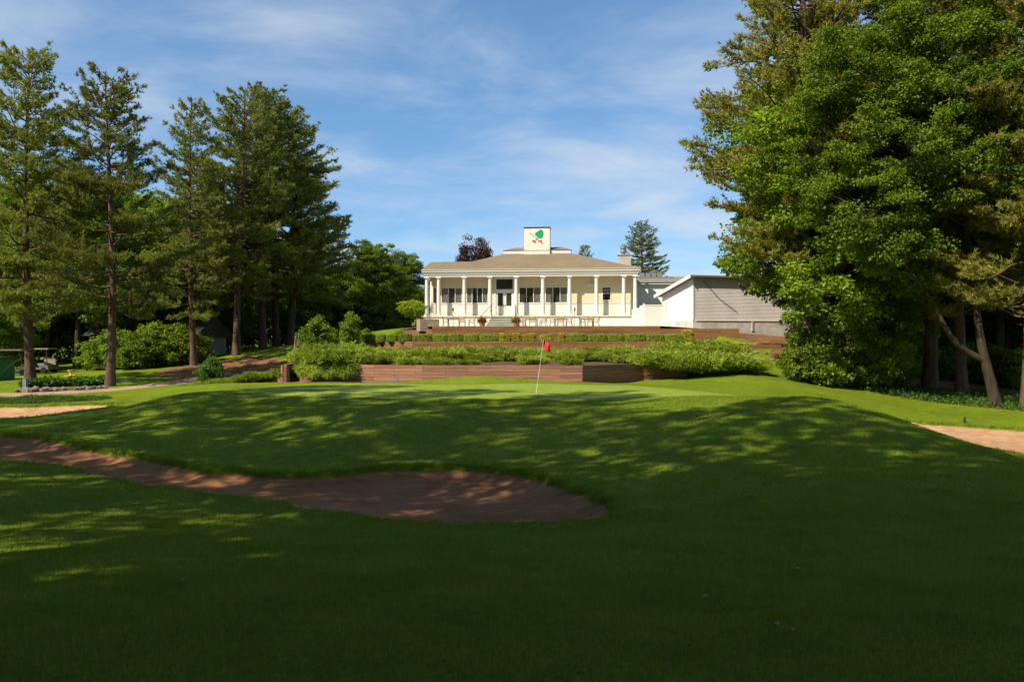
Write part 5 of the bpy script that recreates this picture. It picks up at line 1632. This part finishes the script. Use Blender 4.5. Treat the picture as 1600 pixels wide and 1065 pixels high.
for k, (px, d, s_) in enumerate([(1345, 46.5, 0.52), (1385, 49.0, 0.5)]):
    T('thicket', px, d, '%s low leafy tree from the barn with foliage down to the lawn edge' % ORD[k], s_, k * 2.2 + 0.4, 'maple_sapling', 'low leafy trees at the wood edge', sz=s_ * (1.1, 1.25, 1.0, 1.0)[k])
for k, (px, d) in enumerate([(1290, 84), (1350, 72), (1440, 76), (1530, 72), (1640, 66), (1720, 60), (1800, 55)]):
    T('leafy_a', px, d, '%s dark leafy tree from the left at the back of the right-hand wood' % ORD[k], 1.15, k * 1.3, 'leafy_tree', 'back trees of the right-hand wood')
for k, (px, d, s) in enumerate([(1255, 49.5, 1.1), (1300, 47.5, 1.2), (1345, 46, 1.25), (1385, 47, 1.0), (1275, 53, 1.3), (1425, 52, 1.1), (1480, 53, 1.2), (1540, 52, 1.2), (1600, 50, 1.2)]):
    lab = '%s dark undergrowth bush from the barn at the edge of the right-hand wood' % ORD[k] if k < 5 else '%s dark undergrowth bush from the left between the right-hand trunks' % ORD[k - 5]
    shrub(S_dark, 'undergrowth_bush', X(px, d), d, s, lab, 'undergrowth at the wood edge' if k < 5 else 'undergrowth between the trunks', k * 0.9)
for k, (px, d, s_) in enumerate([(-40, 62, .8), (20, 74, 1.), (75, 78, 1.), (130, 84, 1.), (185, 90, 1.), (240, 80, .9), (295, 88, 1.), (345, 84, .9), (395, 100, 1.), (440, 90, .7), (490, 88, .8), (545, 92, .9), (590, 90, .75), (640, 96, .8)]):
    T('thicket', px, d, '%s dark low thicket tree from the left behind the left pines' % ORD[k], s_, k * 1.9, 'thicket_tree', 'thicket behind the left pines')
for k, (px, d, s_) in enumerate([(1310, 60, .8), (1350, 66, 1.), (1400, 64, 1.), (1450, 68, 1.), (1500, 63, .9), (1550, 67, 1.), (1600, 60, 1.), (1660, 62, 1.), (1720, 56, 1.)]):
    T('thicket', px, d, '%s dark low thicket tree from the left between the right-hand trunks' % ORD[k], s_, k * 1.3, 'thicket_tree', 'thicket in the right-hand wood')
shrub(S_dark, 'leafy_bush', X(165, 62), 62.0, 1.5, 'dark leafy bush hiding the left part of the woodland house', rz=0.4)
shrub(S_dark, 'leafy_bush', X(255, 63), 63.0, 1.6, 'dark leafy bush hiding the right part of the woodland house', rz=2.4)
shrub(S_dark, 'leafy_bush', X(212, 61), 61.0, 1.3, 'dark leafy bush in front of the middle of the woodland house', rz=1.4)
shrub(S_dark, 'leafy_bush', X(292, 64), 64.0, 1.5, 'dark leafy bush at the right gable of the woodland house', rz=3.4)
shrub(S_dark, 'undergrowth_bush', X(1262, 45.6), 45.6, 1.25, 'leafy bush hiding the foot of the warm green pine', 'undergrowth at the wood edge', 0.7, sz=1.5)
shrub(S_dark, 'undergrowth_bush', X(1290, 45.2), 45.2, 1.0, 'leafy bush just right of the foot of the warm green pine', 'undergrowth at the wood edge', 2.7, sz=1.1)
# far woods closing the view low down
for k in range(26):
    px = -500 + k * 105; d = 150 + 25 * math.sin(k * 2.1)
    T('pine_a' if k % 3 == 0 and not 450 < px < 1250 else 'thicket', px, d, 'distant tree of the far wood line', 0.85, k * 0.7, 'distant_tree', 'far wood line')

# tall trees out of frame whose shade covers the foreground
GS = 'shade trees behind and left of the viewpoint'
for k, (key, x, y, s, sz) in enumerate([('pine_c', -12.2, 7.8, 1.0, 1.4), ('pine_c', -8.6, 5.8, 0.85, 1.45), ('pine_c', -22.3, 13.8, 0.9, 1.4), ('pine_b', -17.3, 12.0, 0.85, 1.45), ('pine_c', -27.0, 16.3, 1.05, 1.4), ('pine_b', -34, 19.5, 1.1, 1.25),
                                         ('pine_b', -9.8, 1.0, 1.05, 1.5), ('leafy_a', -1.5, -6.0, 1.6, 1.9), ('pine_w', 4.5, -5.0, 1.0, 1.2), ('leafy_a', 9, -9, 1.6, 1.8),
                                         ('leafy_a', -6, -14, 1.7, 2.0), ('leafy_a', 15.5, 0, 1.3, 1.6), ('pine_c', -21, 5, 1.3, 1.5),
                                         ('leafy_a', 17, -12, 1.6, 1.8), ('leafy_a', -12.0, -5.0, 1.4, 1.7), ('leafy_a', -6.0, -3.2, 1.25, 1.55)]):
    tree(key, 'shade_tree', x, y, s, k * 1.7, 'tall tree standing out of frame that shades the foreground lawn', 'tree', GS, sz=sz)

# ------------------------------------------------------------------ grass and ground cover
rgg = np.random.default_rng(404)
def blades(n, d0, d1, L, Wd, half=0.70):
    d = np.sqrt(rgg.uniform(d0 * d0, d1 * d1, n)); x = rgg.uniform(-1, 1, n) * half * d
    keep = np.ones(n, bool)
    for b in BUNKERS: keep &= sdf(b, x, d) < -0.02
    keep &= sdf(GREEN, x, d) < 0
    x, d = x[keep], d[keep]; n = len(x)
    z = ground_h(x, d)
    dr = unit(np.stack([rgg.normal(0, 0.75, n), rgg.normal(0, 0.75, n), np.full(n, 0.7)], 1))
    return needle_tris(np.stack([x, d, z - 0.004], 1), dr, rgg.uniform(0.5, 1.3, n) * L, rgg.uniform(0.7, 1.3, n) * Wd, rgg)
def fringe(poly, n, L, Wd, ymax=60):
    q = np.roll(poly, -1, 0); ln = np.linalg.norm(q - poly, axis=1); c = np.r_[0, np.cumsum(ln)]
    t = rgg.uniform(0, c[-1], n); i = np.clip(np.searchsorted(c, t) - 1, 0, len(poly) - 1); f = ((t - c[i]) / (ln[i] + 1e-9))[:, None]
    p = poly[i] * (1 - f) + q[i] * f + rgg.normal(0, 0.05, (n, 2))
    k = (np.abs(p[:, 0]) < 0.75 * p[:, 1]) & (p[:, 1] < ymax) & (sdf(poly, p[:, 0], p[:, 1]) < 0.10); p = p[k]; n = len(p)
    dr = unit(np.stack([rgg.normal(0, 0.7, n), rgg.normal(0, 0.7, n), np.full(n, 0.6)], 1))
    patch = 0.6 + 0.6 * np.sin(p[:, 0] * 3.7 + np.sin(p[:, 1] * 5)) ** 2
    return needle_tris(np.stack([p[:, 0], p[:, 1], ground_h(p[:, 0], p[:, 1]) - 0.01], 1), dr, rgg.uniform(0.5, 1.4, n) * L * patch, Wd, rgg)
GV, GF, off = [], [], 0
for a in [(BUNK_FRONT, 26000, 0.11, 0.012), (BUNK_RIGHT, 5000, 0.12, 0.02), (BUNK_LEFT, 5000, 0.12, 0.02)]:
    v, f = fringe(*a); GV.append(v); GF.append(f + off); off += len(v)
for a in [(290000, 2.4, 7.0, 0.042, 0.006, 1.25), (250000, 7.0, 12.0, 0.045, 0.009, 1.1), (200000, 12.0, 20.0, 0.05, 0.013, 0.9), (140000, 20.0, 29.0, 0.05, 0.018, 0.8)]:
    v, f = blades(*a); GV.append(v); GF.append(f + off); off += len(v)
o = link('grass', np_mesh('grass', np.concatenate(GV), np.concatenate(GF), M['blade'])); tag(o, 'short green rough grass over the foreground lawn and mound', 'grass', kind='stuff')

def scatter_leaves(name, poly, n, size, mat, label, hmax=0.3):
    x0, y0 = poly.min(0); x1, y1 = poly.max(0)
    x = rgg.uniform(x0, x1, n); y = rgg.uniform(y0, y1, n); k = sdf(poly, x, y) > 0
    x, y = x[k], y[k]; n = len(x)
    pos = np.stack([x, y, ground_h(x, y) + rgg.uniform(0, 1, n) ** 1.5 * hmax], 1)
    nrm = unit(rgg.normal(0, 0.5, (n, 3)) + np.array([0, 0, 0.8])); dr = unit(rgg.normal(size=(n, 3)))
    L = rgg.uniform(0.6, 1.3, n) * size
    v, f = leaf_quads(pos, dr, nrm, L, L * 0.7)
    o = link(name, np_mesh(name, v, f, mat)); tag(o, label, 'plants', kind='stuff')
EDGE = smooth_poly([ground_hit(1240, 581), ground_hit(1300, 600), ground_hit(1370, 614), ground_hit(1470, 630), ground_hit(1560, 640), ground_hit(1700, 650), ground_hit(1700, 622), ground_hit(1500, 612), ground_hit(1380, 600), ground_hit(1300, 588)], 2)
scatter_leaves('ground_cover', EDGE, 26000, 0.13, M['cover'], 'low leafy ground cover along the edge of the right-hand wood', 0.32)
STRIP = smooth_poly([ground_hit(-60, 631), ground_hit(70, 630), ground_hit(140, 628), ground_hit(190, 622), ground_hit(130, 620), ground_hit(60, 621), ground_hit(-60, 622)], 2)
def tall_grass(name, poly, n, L, Wd, label):
    x0, y0 = poly.min(0); x1, y1 = poly.max(0)
    x = rgg.uniform(x0, x1, n); y = rgg.uniform(y0, y1, n); k = sdf(poly, x, y) > 0
    x, y = x[k], y[k]; n = len(x)
    dr = unit(np.stack([rgg.normal(0, 0.4, n), rgg.normal(0, 0.4, n), np.full(n, 0.8)], 1))
    hgt = L * (0.6 + 0.5 * np.sin(x * 2.3) * np.sin(y * 3.1))
    v, f = needle_tris(np.stack([x, y, ground_h(x, y) - 0.01], 1), dr, rgg.uniform(0.5, 1.3, n) * hgt, Wd, rgg)
    o = link(name, np_mesh(name, v, f, M['cover'])); tag(o, label, 'grass', kind='stuff')
tall_grass('rough_grass', STRIP, 24000, 0.28, 0.03, 'tufty bright grass strip beyond the far left bunker')
nf = 130
fd = np.sqrt(rgg.uniform(16, 26 ** 2, nf)); fxx = rgg.uniform(-0.66, 0.66, nf) * fd
fv, ff = leaf_quads(np.stack([fxx, fd, ground_h(fxx, fd) + 0.03], 1), unit(rgg.normal(size=(nf, 3)) * np.array([1, 1, 0.2])), unit(rgg.normal(0, 0.3, (nf, 3)) + np.array([0, 0, 1.0])), rgg.uniform(0.04, 0.08, nf), rgg.uniform(0.03, 0.05, nf))
M['dry_leaf'] = plain('dry_leaf', (0.30, 0.22, 0.11), 0.8, 0.2, var=0.5, vs=1.3)
o = link('fallen_leaves', np_mesh('fallen_leaves', fv, ff, M['dry_leaf'])); tag(o, 'a few dry fallen leaves scattered on the lawn', 'leaves', kind='stuff')
# scattered debris on the mulch
for k in range(14):
    px = random.uniform(1180, 1235); py = random.uniform(538, 566); x, y = ground_hit(px, py)
    s = random.uniform(0.5, 1.1)
    o = link('loose_stone', RK[k % 4], None, (x, y, gz(x, y) + 0.02), (0, 0, k), (s, s, s * 0.6)); tag(o, 'loose stone on the bare brown slope beside the barn', 'stone', 'loose stones on the bare slope')
print('TRIS', {k: v[2] for k, v in PROTO.items()})
